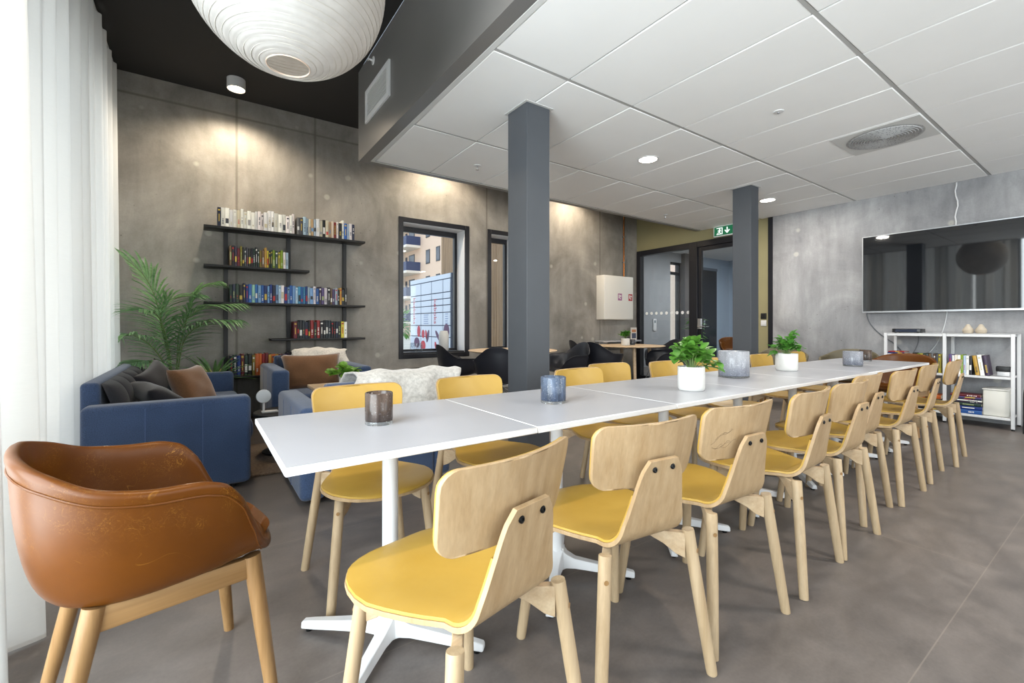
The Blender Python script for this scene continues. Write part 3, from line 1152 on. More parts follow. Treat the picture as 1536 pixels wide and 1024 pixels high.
def make_chair(label):
    t = thing('dining_chair', label, 'chair')
    bm = slab(seat_grid(0.0, 1.0, 0.0), seat_grid(-0.012, 1.0, 0.0))
    sh = finish(bm, 'plywood_shell', PLY, t, sharp=38, bev=0.0015, bseg=2)
    bm = slab(seat_grid(0.0075, 0.852, 0.004, 0.004), seat_grid(0.0004, 0.852, 0.003))
    finish(bm, 'seat_cushion', YELLOW, t, sharp=60, bev=0.003)
    bm = slab(back_grid(0.208, 0.094, 0.042, 0.0), back_grid(0.208, 0.094, 0.042, 0.011))
    bk = finish(bm, 'backrest', PLY, t, sharp=38, bev=0.0015)
    bm = slab(back_grid(0.206, 0.092, 0.041, 0.0114), back_grid(0.205, 0.091, 0.041, 0.020))
    finish(bm, 'back_pad', YELLOW, bk, sharp=60, bev=0.003)
    for sx in (-1, 1):
        bm = bmesh.new()
        lathe(bm, [(0, 0), (0.0088, 0), (0.0088, 0.002), (0.006, 0.0045), (0.0035, 0.0045), (0.0035, 0.0025), (0, 0.0025)], 14)
        M = Matrix.Translation((sx * 0.035, -0.2335, 0.672)) @ Matrix.Rotation(PI / 2 - 0.2, 4, 'X')
        for v in bm.verts:
            v.co = M @ v.co
        finish(bm, 'bolt', BOLT, t)
    for sx in (-1, 1):
        # rear leg: top stands clear beside the seat, cut level
        bm = bmesh.new()
        a, b = Vector((sx * 0.166, -0.178, 0.442)), Vector((sx * 0.222, -0.222, 0.0))
        tube(bm, [b, b.lerp(a, 0.03), b.lerp(a, 0.5), b.lerp(a, 0.985), a], [0.0158, 0.0165, 0.0185, 0.0185, 0.0178], 18)
        lg = finish(bm, 'leg', ASH, t, sharp=45)
        bm = bmesh.new()
        p = b.lerp(a, 0.86)
        lathe(bm, [(0, 0.0), (0.0068, 0.0), (0.0068, 0.0015), (0, 0.0015)], 12)
        M = Matrix.Translation(p + Vector((sx * 0.0075, -0.0165, 0))) @ Vector((sx * 0.4, -1, 0)).to_track_quat('Z', 'Y').to_matrix().to_4x4()
        for v in bm.verts: v.co = M @ v.co
        finish(bm, 'dowel', OAK, lg)
        bm = bmesh.new()
        a, b = Vector((sx * 0.168, 0.165, 0.426)), Vector((sx * 0.212, 0.205, 0.0))
        tube(bm, [b, b.lerp(a, 0.03), b.lerp(a, 0.5), b.lerp(a, 0.985), a], [0.0158, 0.0165, 0.0185, 0.0185, 0.0178], 18)
        lg = finish(bm, 'leg', ASH, t, sharp=45)
        bm = bmesh.new()
        p = b.lerp(a, 0.88)
        lathe(bm, [(0, 0.0), (0.0068, 0.0), (0.0068, 0.0015), (0, 0.0015)], 12)
        M = Matrix.Translation(p + Vector((sx * 0.0075, 0.0165, 0))) @ Vector((sx * 0.4, 1, 0)).to_track_quat('Z', 'Y').to_matrix().to_4x4()
        for v in bm.verts: v.co = M @ v.co
        finish(bm, 'dowel', OAK, lg)
    # crossed rails under the seat: from each rear leg to the opposite front leg, deep at the legs
    for sx in (-1, 1):
        bm = bmesh.new()
        a = Vector((sx * 0.160, -0.173, 0))
        b = Vector((-sx * 0.162, 0.160, 0))
        d = (b - a).normalized()
        s = Vector((-d.y, d.x, 0)) * 0.012
        prof = [(0.0, 0.355, 0.432), (0.06, 0.365, 0.432), (0.14, 0.392, 0.432), (0.22, 0.41, 0.432), (0.5, 0.414, 0.431), (0.78, 0.41, 0.428), (0.86, 0.39, 0.427), (0.94, 0.362, 0.426), (1.0, 0.352, 0.424)]
        rings = []
        for q, z0, z1 in prof:
            c = a.lerp(b, q)
            rings.append([bm.verts.new((c + s * e).to_tuple()[:2] + (z,)) for e, z in ((-1, z0), (1, z0), (1, z1), (-1, z1))])
        for i in range(len(rings) - 1):
            for q in range(4):
                bm.faces.new((rings[i][q], rings[i][(q + 1) % 4], rings[i + 1][(q + 1) % 4], rings[i + 1][q]))
        bm.faces.new(rings[0][::-1])
        bm.faces.new(rings[-1])
        finish(bm, 'rail', ASHX, t, sharp=35, bev=0.002)
    return t
chair0 = make_chair('x')
near = [(0.53, 0.985, 12.5, 'yellow-seated ash dining chair at the end of the near row, beside the cognac armchair'),
        (1.098, 1.022, -6, 'yellow-seated ash dining chair second in the near row, back turned, evenly grained backrest'),
        (1.59, 1.02, -3, 'yellow-seated ash dining chair third in the near row, dark scratches on its backrest'),
        (2.15, 1.02, 4, 'yellow-seated ash dining chair fourth in the near row with backs turned'),
        (2.645, 1.035, 0, 'yellow-seated ash dining chair fifth in the near row with backs turned'),
        (3.13, 1.11, 1, 'yellow-seated ash dining chair sixth in the near row, pushed further under the table'),
        (3.64, 1.075, 0, 'yellow-seated ash dining chair seventh in the near row, third from the bookshelf end'),
        (4.27, 1.10, 4, 'yellow-seated ash dining chair eighth in the near row, turned slightly, second from its end'),
        (4.92, 1.09, 4, 'honey-toned ash dining chair last in the near row, in front of the white shelf')]
far = [(0.60, 1.915, 180, 'yellow dining chair facing the camera behind the brown tealight holder, grey throw behind it'),
       (1.20, 1.93, 182, 'yellow dining chair in the opposite row before the armchair with grey fur throw'),
       (1.985, 1.92, 180, 'yellow dining chair in the opposite row just past the column, behind the blue-grey holder'),
       (2.43, 2.08, 178, 'yellow dining chair in the opposite row pulled back beside the one by the column'),
       (2.95, 1.97, 180, 'yellow dining chair in the opposite row in front of the second round table'),
       (3.50, 1.97, 180, 'yellow dining chair in the opposite row hidden behind the larger potted plant'),
       (4.40, 1.97, 180, 'yellow dining chair in the opposite row showing beside the tall grey vase'),
       (5.12, 1.97, 180, 'yellow dining chair in the opposite row, sliver beside the smaller potted plant')]
for i, (x, y, r, lab) in enumerate(near + far):
    c = chair0 if i == 0 else copy_tree(chair0)
    c.location = (x, y, 0)
    c.rotation_euler = (0, 0, math.radians(r))
    c['label'] = lab
    c['group'] = 'yellow dining chairs along the long table'
    if i == 2:
        # scratches drawn on this one's backrest
        bk = [k for k in c.children if k.name.startswith('backrest')][0]
        bm = bmesh.new()
        rnd = random.Random(4)
        for _ in range(7):
            x0, z0 = rnd.uniform(-0.17, -0.12), rnd.uniform(0.65, 0.715)
            ang = rnd.uniform(0.1, 0.6)
            ln = rnd.uniform(0.03, 0.08)
            pts = []
            for q in range(7):
                xx = x0 + ln * q / 6 * math.cos(ang)
                zz = z0 + ln * q / 6 * math.sin(ang) + 0.006 * math.sin(q * 1.1 + z0 * 90)
                h = zz - 0.706
                pts.append((xx, BY0 - math.tan(BT) * h + 1.05 * xx * xx - 0.0003, zz))
            tube(bm, pts, 0.00032, 4)
        finish(bm, 'scratch_marking', plain((86, 66, 48), 0.7), bk)

# ------------------------------------------------------------------ tub chairs (bucket shells)
def interp(tbl, x):
    # monotone cubic through the control points
    xs = [p[0] for p in tbl]
    ys = [p[1] for p in tbl]
    n = len(xs)
    d = [(ys[i + 1] - ys[i]) / (xs[i + 1] - xs[i]) for i in range(n - 1)]
    m = [0.0] * n
    for i in range(1, n - 1):
        m[i] = 0.0 if d[i - 1] * d[i] <= 0 else 2 * d[i - 1] * d[i] / (d[i - 1] + d[i])
    x = min(max(x, xs[0]), xs[-1])
    for i in range(n - 1):
        if x <= xs[i + 1]:
            h = xs[i + 1] - xs[i]
            t = (x - xs[i]) / h
            return ((2 * t ** 3 - 3 * t * t + 1) * ys[i] + (t ** 3 - 2 * t * t + t) * h * m[i] + (-2 * t ** 3 + 3 * t * t) * ys[i + 1] + (t ** 3 - t * t) * h * m[i + 1])
    return ys[-1]

def tub_fn(P):
    rim, ax, by, zs, nexp = P['rim'], P['ax'], P['by'], P['zs'], P['n']
    floor_r = P.get('floor', 0.60)
    flare = P.get('flare', {})
    def fn(u, v):
        th = 2 * PI * u
        c, s = math.cos(th), math.sin(th)
        k = (abs(c) ** nexp + abs(s) ** nexp) ** (-1 / nexp)
        deg = abs(math.degrees(math.atan2(s, c)))
        zr = interp(rim, deg)
        rx = (ax[0] if c > 0 else ax[1]) * k * c
        ry = by * k * s
        if P.get('bulge'):
            ry *= 1 + interp(P['bulge'], deg)
            rx *= 1 + interp(P['bulge'], deg) * 0.5
        zb = zs + P.get('tilt', 0.0) * rx
        if v < 0.4:
            q = v / 0.4
            rr = floor_r * q
            z = zb - 0.03 * (1 - q * q)
            z += P.get('lip', 0.0) * (q ** 3) * max(0.0, c) ** 2
        else:
            q = (v - 0.4) / 0.6
            a = q * PI / 2
            rr = floor_r + (1 - floor_r) * (math.sin(a) ** P.get('pw', 0.9))
            g = 1 - math.cos(a) ** P.get('pz', 1.15)
            z = zb + (zr - zb) * g
            if P.get('roll') and q > 0.86:
                rr += P['roll'] * ((q - 0.86) / 0.14) ** 2
        return Vector((rx * rr, ry * rr, z))
    return fn

def make_tub(t, P, mats, thick, piping=None, nu=72, nv=26, name='shell'):
    fn = tub_fn(P)
    def nrm(u, v):
        v0, v1 = max(0.02, v - 0.015), min(1.0, v + 0.015)
        du = fn(u + 0.003, max(v, 0.03)) - fn(u - 0.003, max(v, 0.03))
        dv = fn(u, v1) - fn(u, v0)
        n = du.cross(dv)
        n = n.normalized() if n.length > 1e-9 else Vector((0, 0, -1))
        out = Vector((math.cos(2 * PI * u), math.sin(2 * PI * u), -0.6))
        return (n if n.dot(out) > 0 else -n), dv.normalized()
    vs = [0.0, 0.02] + [0.02 + 0.98 * i / nv for i in range(1, nv + 1)]
    bm = bmesh.new()
    rings = []
    inner = []
    outer = []
    for i in range(nu):
        u = i / nu
        col = [fn(u, v) for v in vs]
        n1, t1 = nrm(u, 1.0)
        ctr = fn(u, 1.0) + n1 * thick / 2
        for k in range(1, 6):
            a = PI * k / 6
            col.append(ctr + (-n1 * math.cos(a) + t1 * math.sin(a)) * thick / 2)
        for v in vs[::-1]:
            if v < 0.03:
                col.append(fn(u, v) + Vector((0, 0, -thick)))
            else:
                w = min(1.0, (v - 0.03) / 0.25)
                n, _ = nrm(u, v)
                n = (n * w + Vector((0, 0, -1)) * (1 - w)).normalized()
                col.append(fn(u, v) + n * thick)
        rings.append([bm.verts.new(p) for p in col])
    for i in range(nu):
        A, B = rings[i], rings[(i + 1) % nu]
        for j in range(len(A) - 1):
            bm.faces.new((A[j], B[j], B[j + 1], A[j + 1]))
    bmesh.ops.remove_doubles(bm, verts=bm.verts[:], dist=2e-4)
    o = finish(bm, name, mats, t, sharp=100)
    if piping:
        bm = bmesh.new()
        pts = []
        n = 200
        for i in range(n + 1):
            u = i / n
            p = fn(u, 0.955)
            nn, _t = nrm(u, 0.955)
            pts.append(p + nn * (thick + 0.0005))
        tube(bm, pts, piping, 6, cap=False)
        finish(bm, 'piping', mats, o)
    return o

FIBER = dict(rim=[(0, .45), (34, .453), (44, .478), (52, .535), (61, .615), (72, .665), (86, .682), (100, .685), (118, .700), (140, .745), (160, .768), (180, .772)],
             ax=(0.230, 0.275), by=0.262, zs=0.452, n=2.7, floor=0.74, tilt=0.04, roll=0.02, pw=0.8, pz=1.15)

def wooden_legs(t, w, xf, xr, ztop, mat=None, railmat=None):
    mat = mat or OAK
    for x0, x1, dy in ((xf, xf + 0.045, 0.045), (-xr, -xr - 0.09, 0.04)):
        for sy in (-1, 1):
            bm = bmesh.new()
            a = Vector((x0, sy * w, ztop))
            b = Vector((x1, sy * (w + dy), 0))
            tube(bm, [b, b.lerp(a, 0.5), a], [0.0155, 0.020, 0.0225], 20)
            finish(bm, 'leg', mat, t, sharp=50)
    for sy in (-1, 1):
        bm = bmesh.new()
        rbox(bm, -xr - 0.01, xf, sy * w - 0.013, sy * w + 0.013, ztop - 0.06, ztop - 0.002, 0.004, 2)
        finish(bm, 'rail', railmat or OAKX, t)
    bm = bmesh.new()
    rbox(bm, -0.014, 0.014, -w, w, ztop - 0.05, ztop - 0.004, 0.004, 2)
    finish(bm, 'crossbar', railmat or OAKX, t)

def tub_chair(label, loc, rz, shellmat, group=None, worn=False):
    t = thing('tub_armchair', label, 'armchair', loc, rz, group)
    make_tub(t, FIBER, shellmat, 0.026, 0.003, 160, 30, name='shell')
    wooden_legs(t, 0.185, 0.165, 0.160, 0.427)
    return t
tub_chair('cognac leather tub armchair with oak legs at the end of the table, scuffed outer side', (-0.078, 1.607, 0), math.radians(11.0), TAN)
tub_chair('cognac leather tub armchair at the television end of the long table', (5.86, 1.50, 0), math.radians(176), TAN_IN)
tub_chair('olive tub armchair by the concrete wall behind the smaller potted plant', (6.30, 2.80, 0), math.radians(200), OLIVELEATHER)
tub_chair('olive tub armchair by the concrete wall below the television corner', (6.47, 2.12, 0), math.radians(185), OLIVELEATHER)
tub_chair('cognac leather tub armchair standing in the lobby beyond the glass door', (11.2, 6.2, 0), math.radians(215), TAN_IN)

# ------------------------------------------------------------------ black shell armchairs and round tables
EAMES = dict(rim=[(0, .425), (20, .43), (38, .50), (52, .60), (70, .655), (92, .66), (112, .665), (135, .735), (158, .81), (180, .832)],
             ax=(0.30, 0.27), by=0.30, zs=0.43, n=2.3, floor=0.6, tilt=0.08, roll=0.05, pw=0.9, pz=1.15,
             bulge=[(0, -0.12), (45, 0.0), (75, 0.06), (110, 0.04), (150, -0.10), (180, -0.06)])
def shell_chair(label):
    t = thing('shell_armchair', label, 'armchair')
    make_tub(t, EAMES, SHELL, 0.007, None, 56, 20)
    for sx in (-1, 1):
        for sy in (-1, 1):
            bm = bmesh.new()
            tube(bm, [(sx * 0.26, sy * 0.25, 0), (sx * 0.14, sy * 0.14, 0.39)], 0.007, 8)
            finish(bm, 'leg', CHROME, t)
    for sx in (-1, 1):
        bm = bmesh.new()
        tube(bm, [(sx * 0.205, -0.2, 0.18), (0, 0, 0.36), (sx * 0.205, 0.2, 0.18)], 0.004, 6)
        finish(bm, 'brace', CHROME, t)
    bm = bmesh.new()
    tube(bm, [(0.14, 0.14, 0.39), (0.14, -0.14, 0.39), (-0.14, -0.14, 0.39), (-0.14, 0.14, 0.39), (0.14, 0.14, 0.39)], 0.006, 6)
    finish(bm, 'seat_frame', CHROME, t)
    return t
sc0 = shell_chair('x')
spots = [(2.80, 5.28, -5, 'black shell armchair beside the round table, in front of the large window'),
         (2.93, 4.42, 45, 'black shell armchair seen from behind at the first round table, beside the big column'),
         (4.42, 4.88, 172, 'black shell armchair on the other side of the big column at the first round table'),
         (5.05, 4.86, 12, 'black shell armchair facing the round table below the white wall cabinet'),
         (5.42, 5.56, -20, 'black shell armchair tucked between the second round table and the concrete wall'),
         (6.20, 4.52, 150, 'black shell armchair at the second round table, behind the larger potted plant'),
         (6.82, 5.02, 165, 'black shell armchair on the partition side of the second round table')]
for i, (x, y, r, lab) in enumerate(spots):
    c = sc0 if i == 0 else copy_tree(sc0)
    c.location = (x, y, 0)
    c.rotation_euler = (0, 0, math.radians(r))
    c['label'] = lab
    c['group'] = 'black shell armchairs around the round tables'
def round_table(label):
    t = thing('round_table', label, 'table')
    bm = bmesh.new()
    lathe(bm, [(0, 0.74), (0.60, 0.74), (0.615, 0.737), (0.618, 0.731), (0.612, 0.724), (0.57, 0.714), (0, 0.712)], 64)
    finish(bm, 'tabletop', BIRCH, t, sharp=50)
    for k in range(4):
        a = PI / 4 + k * PI / 2 + 0.2
        bm = bmesh.new()
        tube(bm, [(0.44 * math.cos(a), 0.44 * math.sin(a), 0), (0.37 * math.cos(a), 0.37 * math.sin(a), 0.713)], [0.02, 0.03], 16)
        finish(bm, 'leg', BIRCH, t)
    return t
rt = round_table('round birch table behind the big column, before the two windows')
rt.location = (3.57, 5.10, 0)
r2 = copy_tree(rt)
r2.location = (6.05, 5.18, 0)
r2['label'] = 'round birch table below the white wall cabinet, small potted plant on it'
for r in (rt, r2):
    r['group'] = 'round birch tables'
t = thing('wall_shelf', 'narrow white wall shelf on the concrete wall behind the second round table', 'shelf', (6.55, 5.83, 0))
bm = bmesh.new()
rbox(bm, -0.52, 0.52, -0.12, 0.118, 0.77, 0.80, 0.004, 2)
finish(bm, 'board', WHITELAM, t)
for sx in (-1, 1):
    bm = bmesh.new()
    prism(bm, [(-0.10, 0.7695), (0.118, 0.7695), (0.118, 0.62)], sx * 0.4 - 0.012, sx * 0.4 + 0.012, 'x')
    finish(bm, 'bracket', WHITEMET, t)

# ------------------------------------------------------------------ blue lounge
def pillow(bm, a, b, c, nexp=3.2, pinch=0.12, n=18, seed=0):
    rnd = random.Random(seed)
    ph = [rnd.uniform(0, 6) for _ in range(4)]
    for sgn in (1, -1):
        def fn(u, v):
            x, y = 2 * u - 1, 2 * v - 1
            e = max(0.0, 1 - abs(x) ** nexp) * max(0.0, 1 - abs(y) ** nexp)
            ear = 1 - pinch * ((1 - x * x) * abs(y) ** 3 + (1 - y * y) * abs(x) ** 3)
            w = 0.06 * math.sin(7 * x + ph[0]) * math.sin(5 * y + ph[1]) * e
            return (x * a * ear, y * b * ear, sgn * c * (e ** 0.42) * (1 + w))
        sheet(bm, fn, n, n)
    bmesh.ops.remove_doubles(bm, verts=bm.verts[:], dist=1e-4)

def throw_sheet(prof, y0, y1, wob, seed, n=40):
    """cloth draped along a profile of (x, z); width along y"""
    rnd = random.Random(seed)
    ph = [rnd.uniform(0, 6) for _ in range(6)]
    bm = bmesh.new()
    def fn(u, v):
        s = u * (len(prof) - 1)
        i = min(int(s), len(prof) - 2)
        f = s - i
        x = prof[i][0] * (1 - f) + prof[i + 1][0] * f
        z = prof[i][1] * (1 - f) + prof[i + 1][1] * f
        y = y0 + (y1 - y0) * v + 0.03 * math.sin(9 * u + ph[0])
        z += wob * (math.sin(11 * v + 5 * u + ph[1]) + math.sin(23 * v - 7 * u + ph[2])) * 0.5 + wob
        x += wob * math.sin(17 * v + ph[3] + 4 * u)
        return (x, y, z)
    sheet(bm, fn, 36, n)
    solid(bm, 0.012)
    return bm

def seat_unit(t, depth, width, arm_h, back_h, arm_w, seat_n, tuft=True, armmat=None):
    """faces +X locally; back at x=0, width along y from 0 to width"""
    for y0 in (0.0, width - arm_w):
        bm = bmesh.new()
        rbox(bm, 0.02, depth, y0, y0 + arm_w, 0.03, arm_h, 0.035, 4)
        a = finish(bm, 'armrest', BLUE, t, sharp=60)
        bm = bmesh.new()
        for q in (0.36, 0.69):
            x = depth * q
            tube(bm, [(x, y0 - 0.0005, 0.05), (x, y0 - 0.0005, arm_h - 0.03)], 0.0018, 5)
            tube(bm, [(x, y0 + arm_w + 0.0005, 0.05), (x, y0 + arm_w + 0.0005, arm_h - 0.03)], 0.0018, 5)
        finish(bm, 'seam', plain((78, 98, 138), 0.9, name='blue_seam'), a)
    bm = bmesh.new()
    rbox(bm, 0.0, 0.09, arm_w * 0.9, width - arm_w * 0.9, 0.05, back_h, 0.025, 3)
    finish(bm, 'back_frame', BLUE, t, sharp=60)
    bm = bmesh.new()
    rbox(bm, 0.12, depth - 0.06, arm_w - 0.01, width - arm_w + 0.01, 0.06, 0.27, 0.02, 2)
    finish(bm, 'base', BLUE, t, sharp=60)
    iw = (width - 2 * arm_w) / seat_n
    for k in range(seat_n):
        y0 = arm_w + iw * k
        bm = bmesh.new()
        rbox(bm, 0.17, depth + 0.03, y0 + 0.004, y0 + iw - 0.004, 0.265, 0.425, 0.055, 4)
        finish(bm, 'seat_cushion', BLUE, t, sharp=70)
        bm = bmesh.new()
        nb = max(2, int(iw / 0.23))
        def fn(u, v, y0=y0):
            y = y0 + 0.006 + (iw - 0.012) * u
            z = 0.40 + (back_h - 0.01 - 0.40) * v
            e = (1 - abs(2 * u - 1) ** 8) * (1 - abs(2 * v - 1) ** 8)
            puff = 0.0
            if tuft:
                puff = 0.045 * abs(math.sin(PI * nb * u)) ** 0.45 * (0.55 + 0.45 * abs(math.sin(PI * 2 * v)) ** 0.5)
            else:
                puff = 0.05
            return (0.095 + (0.03 + puff) * max(e, 0) ** 0.5 + 0.11 * (1 - v), y, z)
        sheet(bm, fn, 48, 24)
        def fb(u, v, y0=y0):
            p = fn(u, v)
            return (0.16, p[1], p[2])
        bmesh.ops.solidify(bm, geom=bm.faces[:], thickness=0.05)
        bc = finish(bm, 'back_cushion', CHAR if tuft else BLUE, t, sharp=80)
        if tuft:
            bm = bmesh.new()
            for b_ in range(1, nb):
                for vv in (0.5,):
                    p = fn(b_ / nb, vv)
                    disc_c = (p[0], p[1], p[2])
                    tmp = bmesh.new()
                    bmesh.ops.create_uvsphere(tmp, u_segments=10, v_segments=6, radius=0.011)
                    merge(bm, tmp, 0, Matrix.Translation(disc_c))
            finish(bm, 'button', CHAR, bc)
    for sx in (0.08, depth - 0.1):
        for sy in (0.08, width - 0.08):
            bm = bmesh.new()
            lathe(bm, [(0, 0), (0.018, 0), (0.022, 0.035), (0, 0.035)], 12, (sx, sy, 0))
            finish(bm, 'leg', BLACKMET, t)

t = thing('sofa', 'blue wool sofa with tufted charcoal back cushions against the sheer curtain', 'sofa', (-0.58, 3.45, 0))
seat_unit(t, 0.86, 2.02, 0.608, 0.735, 0.15, 2)
def place_pillow(name, label, mat, a, b, c, loc, rot, seed, group=None):
    bm = bmesh.new()
    pillow(bm, a, b, c, seed=seed)
    o = finish(bm, name, mat, None, sharp=180, loc=loc)
    o.rotation_euler = rot
    tag(o, label, 'cushion', group)
    return o
place_pillow('cushion', 'black cushion leaning low against the sofa back, nearer the leather chair', BLACKCUSH, 0.21, 0.21, 0.075, (-0.20, 4.02, 0.53), (0.1, math.radians(38), math.radians(25)), 1)
place_pillow('cushion', 'black square cushion propped in the sofa corner behind the brown one', BLACKCUSH, 0.22, 0.22, 0.07, (-0.25, 4.66, 0.56), (0.5, math.radians(56), math.radians(10)), 2)
place_pillow('cushion', 'brown velvet cushion resting against the black cushions on the blue sofa', VELVET, 0.19, 0.19, 0.085, (-0.05, 4.62, 0.555), (0.1, math.radians(66), math.radians(-28)), 3)

t = thing('armchair', 'blue wool armchair under the wall bookcase with a white fleece over its back', 'armchair', (1.46, 5.66, 0), math.radians(-90))
# faces -Y: local +x -> -y, local y -> +x ; origin moved so that it spans x 0.54..1.46
t.location = (0.54, 5.66, 0)
seat_unit(t, 1.04, 0.92, 0.66, 0.74, 0.15, 1, tuft=False)
place_pillow('cushion', 'brown velvet cushion standing on the blue armchair under the bookcase', VELVET, 0.30, 0.20, 0.09, (0.98, 5.13, 0.585), (math.radians(72), 0, 0), 6)
bm = throw_sheet([(5.34, 0.50), (5.38, 0.66), (5.45, 0.765), (5.55, 0.79), (5.64, 0.765), (5.69, 0.66)], 0.86, 1.44, 0.012, 4)
for v in bm.verts:
    v.co = Vector((v.co.y, v.co.x, v.co.z + 0.02 - 0.25 * max(0, v.co.y - 1.25) ** 1.2))
tag(finish(bm, 'fleece_throw', WOOLLY, None, sharp=180), 'white fleece draped over the back of the armchair below the bookcase', 'throw')
t = thing('armchair', 'blue wool armchair with its back to the long table, grey fur throw on it', 'armchair', (1.46, 2.83, 0), math.radians(90))
seat_unit(t, 0.95, 0.98, 0.585, 0.72, 0.15, 1, tuft=False)
bm = throw_sheet([(2.775, 0.34), (2.775, 0.48), (2.775, 0.62), (2.785, 0.72), (2.83, 0.755), (2.92, 0.77), (3.03, 0.75), (3.13, 0.62), (3.17, 0.5)], 0.78, 1.50, 0.012, 9)
for v in bm.verts:
    v.co = Vector((v.co.y, v.co.x, v.co.z))
tag(finish(bm, 'fur_throw', GREYFUR, None, sharp=180), 'shaggy grey fur throw over the armchair back, behind the yellow chairs', 'throw')
# rug and low tables
bm = bmesh.new()
rbox(bm, -0.10, 1.75, 3.64, 4.60, 0.0, 0.016, 0.006, 2)
tag(finish(bm, 'rug', RUG), 'mottled brown rug under the black coffee table', 'rug')
t = thing('coffee_table', 'low black coffee table between the blue sofa and the armchairs', 'table', (0.58, 4.22, 0.016))
bm = bmesh.new()
lathe(bm, [(0, 0.34), (0.22, 0.34), (0.225, 0.335), (0.225, 0.318), (0, 0.315)], 40)
finish(bm, 'tabletop', BLACKMET, t)
bm = bmesh.new()
lathe(bm, [(0, 0.0), (0.16, 0.0), (0.16, 0.012), (0.03, 0.02), (0.025, 0.316), (0, 0.316)], 24)
finish(bm, 'pedestal', BLACKMET, t)
t = thing('table_mirror', 'small round white table mirror standing on the black coffee table', 'mirror', (0.43, 4.20, 0.356))
bm = bmesh.new()
rbox(bm, -0.015, 0.105, -0.04, 0.04, 0, 0.012, 0.004, 2)
finish(bm, 'base', WHITEMET, t)
bm = bmesh.new()
tube(bm, [(0.0, 0, 0.01), (0.0, 0, 0.10)], 0.009, 10)
finish(bm, 'stem', WHITEMET, t)
bm = bmesh.new()
lathe(bm, [(0, -0.007), (0.052, -0.007), (0.056, 0), (0.052, 0.007), (0, 0.007)], 30)
M = Matrix.Translation((0, 0, 0.135)) @ Matrix.Rotation(PI / 2 - 0.15, 4, 'X')
for v in bm.verts: v.co = M @ v.co
finish(bm, 'disc', plain((198, 202, 206), 0.2, name='pale_mirror'), t)
t = thing('side_table', 'low birch side table between the two blue armchairs', 'table', (1.12, 4.12, 0.016))
bm = bmesh.new()
rbox(bm, -0.33, 0.33, -0.24, 0.24, 0.50, 0.53, 0.006, 2)
finish(bm, 'tabletop', BIRCH, t)
for sx in (-1, 1):
    for sy in (-1, 1):
        bm = bmesh.new()
        tube(bm, [(sx * 0.3, sy * 0.21, 0), (sx * 0.27, sy * 0.18, 0.5)], [0.014, 0.02], 12)
        finish(bm, 'leg', BIRCH, t)

# ------------------------------------------------------------------ wall bookcase
t = thing('wall_bookcase', 'black steel wall bookcase with staggered shelves on the concrete wall', 'bookcase', (0, 0, 0))
SHY0, SHY1 = 5.715, 5.948
shelves = [(0.03, 1.72, 2.145), (0.03, 1.065, 1.730), (0.03, 1.72, 1.332), (0.66, 1.72, 0.926), (0.03, 1.12, 0.520)]
for x0, x1, z in shelves:
    bm = bmesh.new()
    rbox(bm, x0, x1, SHY0, SHY1, z - 0.026, z, 0.004, 2)
    finish(bm, 'shelf', BLACKMET, t)
for x in (0.235, 0.868, 1.515):
    zs = sorted([s[2] for s in shelves if s[0] < x < s[1]], reverse=True)
    segs = []
    top = zs[0] - 0.026
    for z in zs[1:] + [0.026]:
        segs.append((z, top))
        top = z - 0.026
    segs = [(a if a > 0.03 else 0.0, b) for a, b in segs]
    bm = bmesh.new()
    for a, b in segs:
        box(bm, x - 0.02, x + 0.02, 5.905, 5.9485, a + 0.0005, b - 0.0005)
    finish(bm, 'upright', BLACKMET, t)

PAL = {
 'w': ((236, 234, 230), 'white'), 'W': ((244, 243, 240), 'tall white'), 'c': ((222, 210, 188), 'cream'), 't': ((196, 166, 126), 'tan'), 'k': ((28, 28, 32), 'black'),
 'n': ((30, 36, 62), 'navy'), 'g': ((120, 120, 118), 'grey'), 'G': ((72, 74, 80), 'dark grey'), 'l': ((176, 196, 216), 'pale blue'), 's': ((120, 160, 204), 'sky blue'), 'b': ((40, 98, 170), 'blue'),
 'B': ((22, 48, 116), 'deep blue'), 'a': ((70, 150, 190), 'aqua'), 'm': ((142, 186, 176), 'mint'), 'e': ((34, 60, 48), 'dark green'), 'v': ((128, 150, 40), 'lime green'), 'y': ((206, 190, 62), 'yellow'),
 'o': ((128, 116, 40), 'olive gold'), 'O': ((214, 112, 44), 'orange'), 'r': ((150, 34, 34), 'red'), 'R': ((102, 24, 36), 'dark red'), 'p': ((86, 70, 118), 'purple'), 'P': ((60, 44, 68), 'plum'),
 'h': ((104, 78, 56), 'brown'), 'u': ((196, 152, 62), 'gold'), 'd': ((46, 50, 60), 'slate'), 'i': ((214, 204, 214), 'lilac white')}
BANDS = [(226, 224, 220), (198, 170, 70), (180, 40, 40), (60, 64, 84), (110, 150, 190), (40, 40, 44), (160, 170, 120)]
PAGES = plain((224, 216, 198), 0.9, name='book_pages')
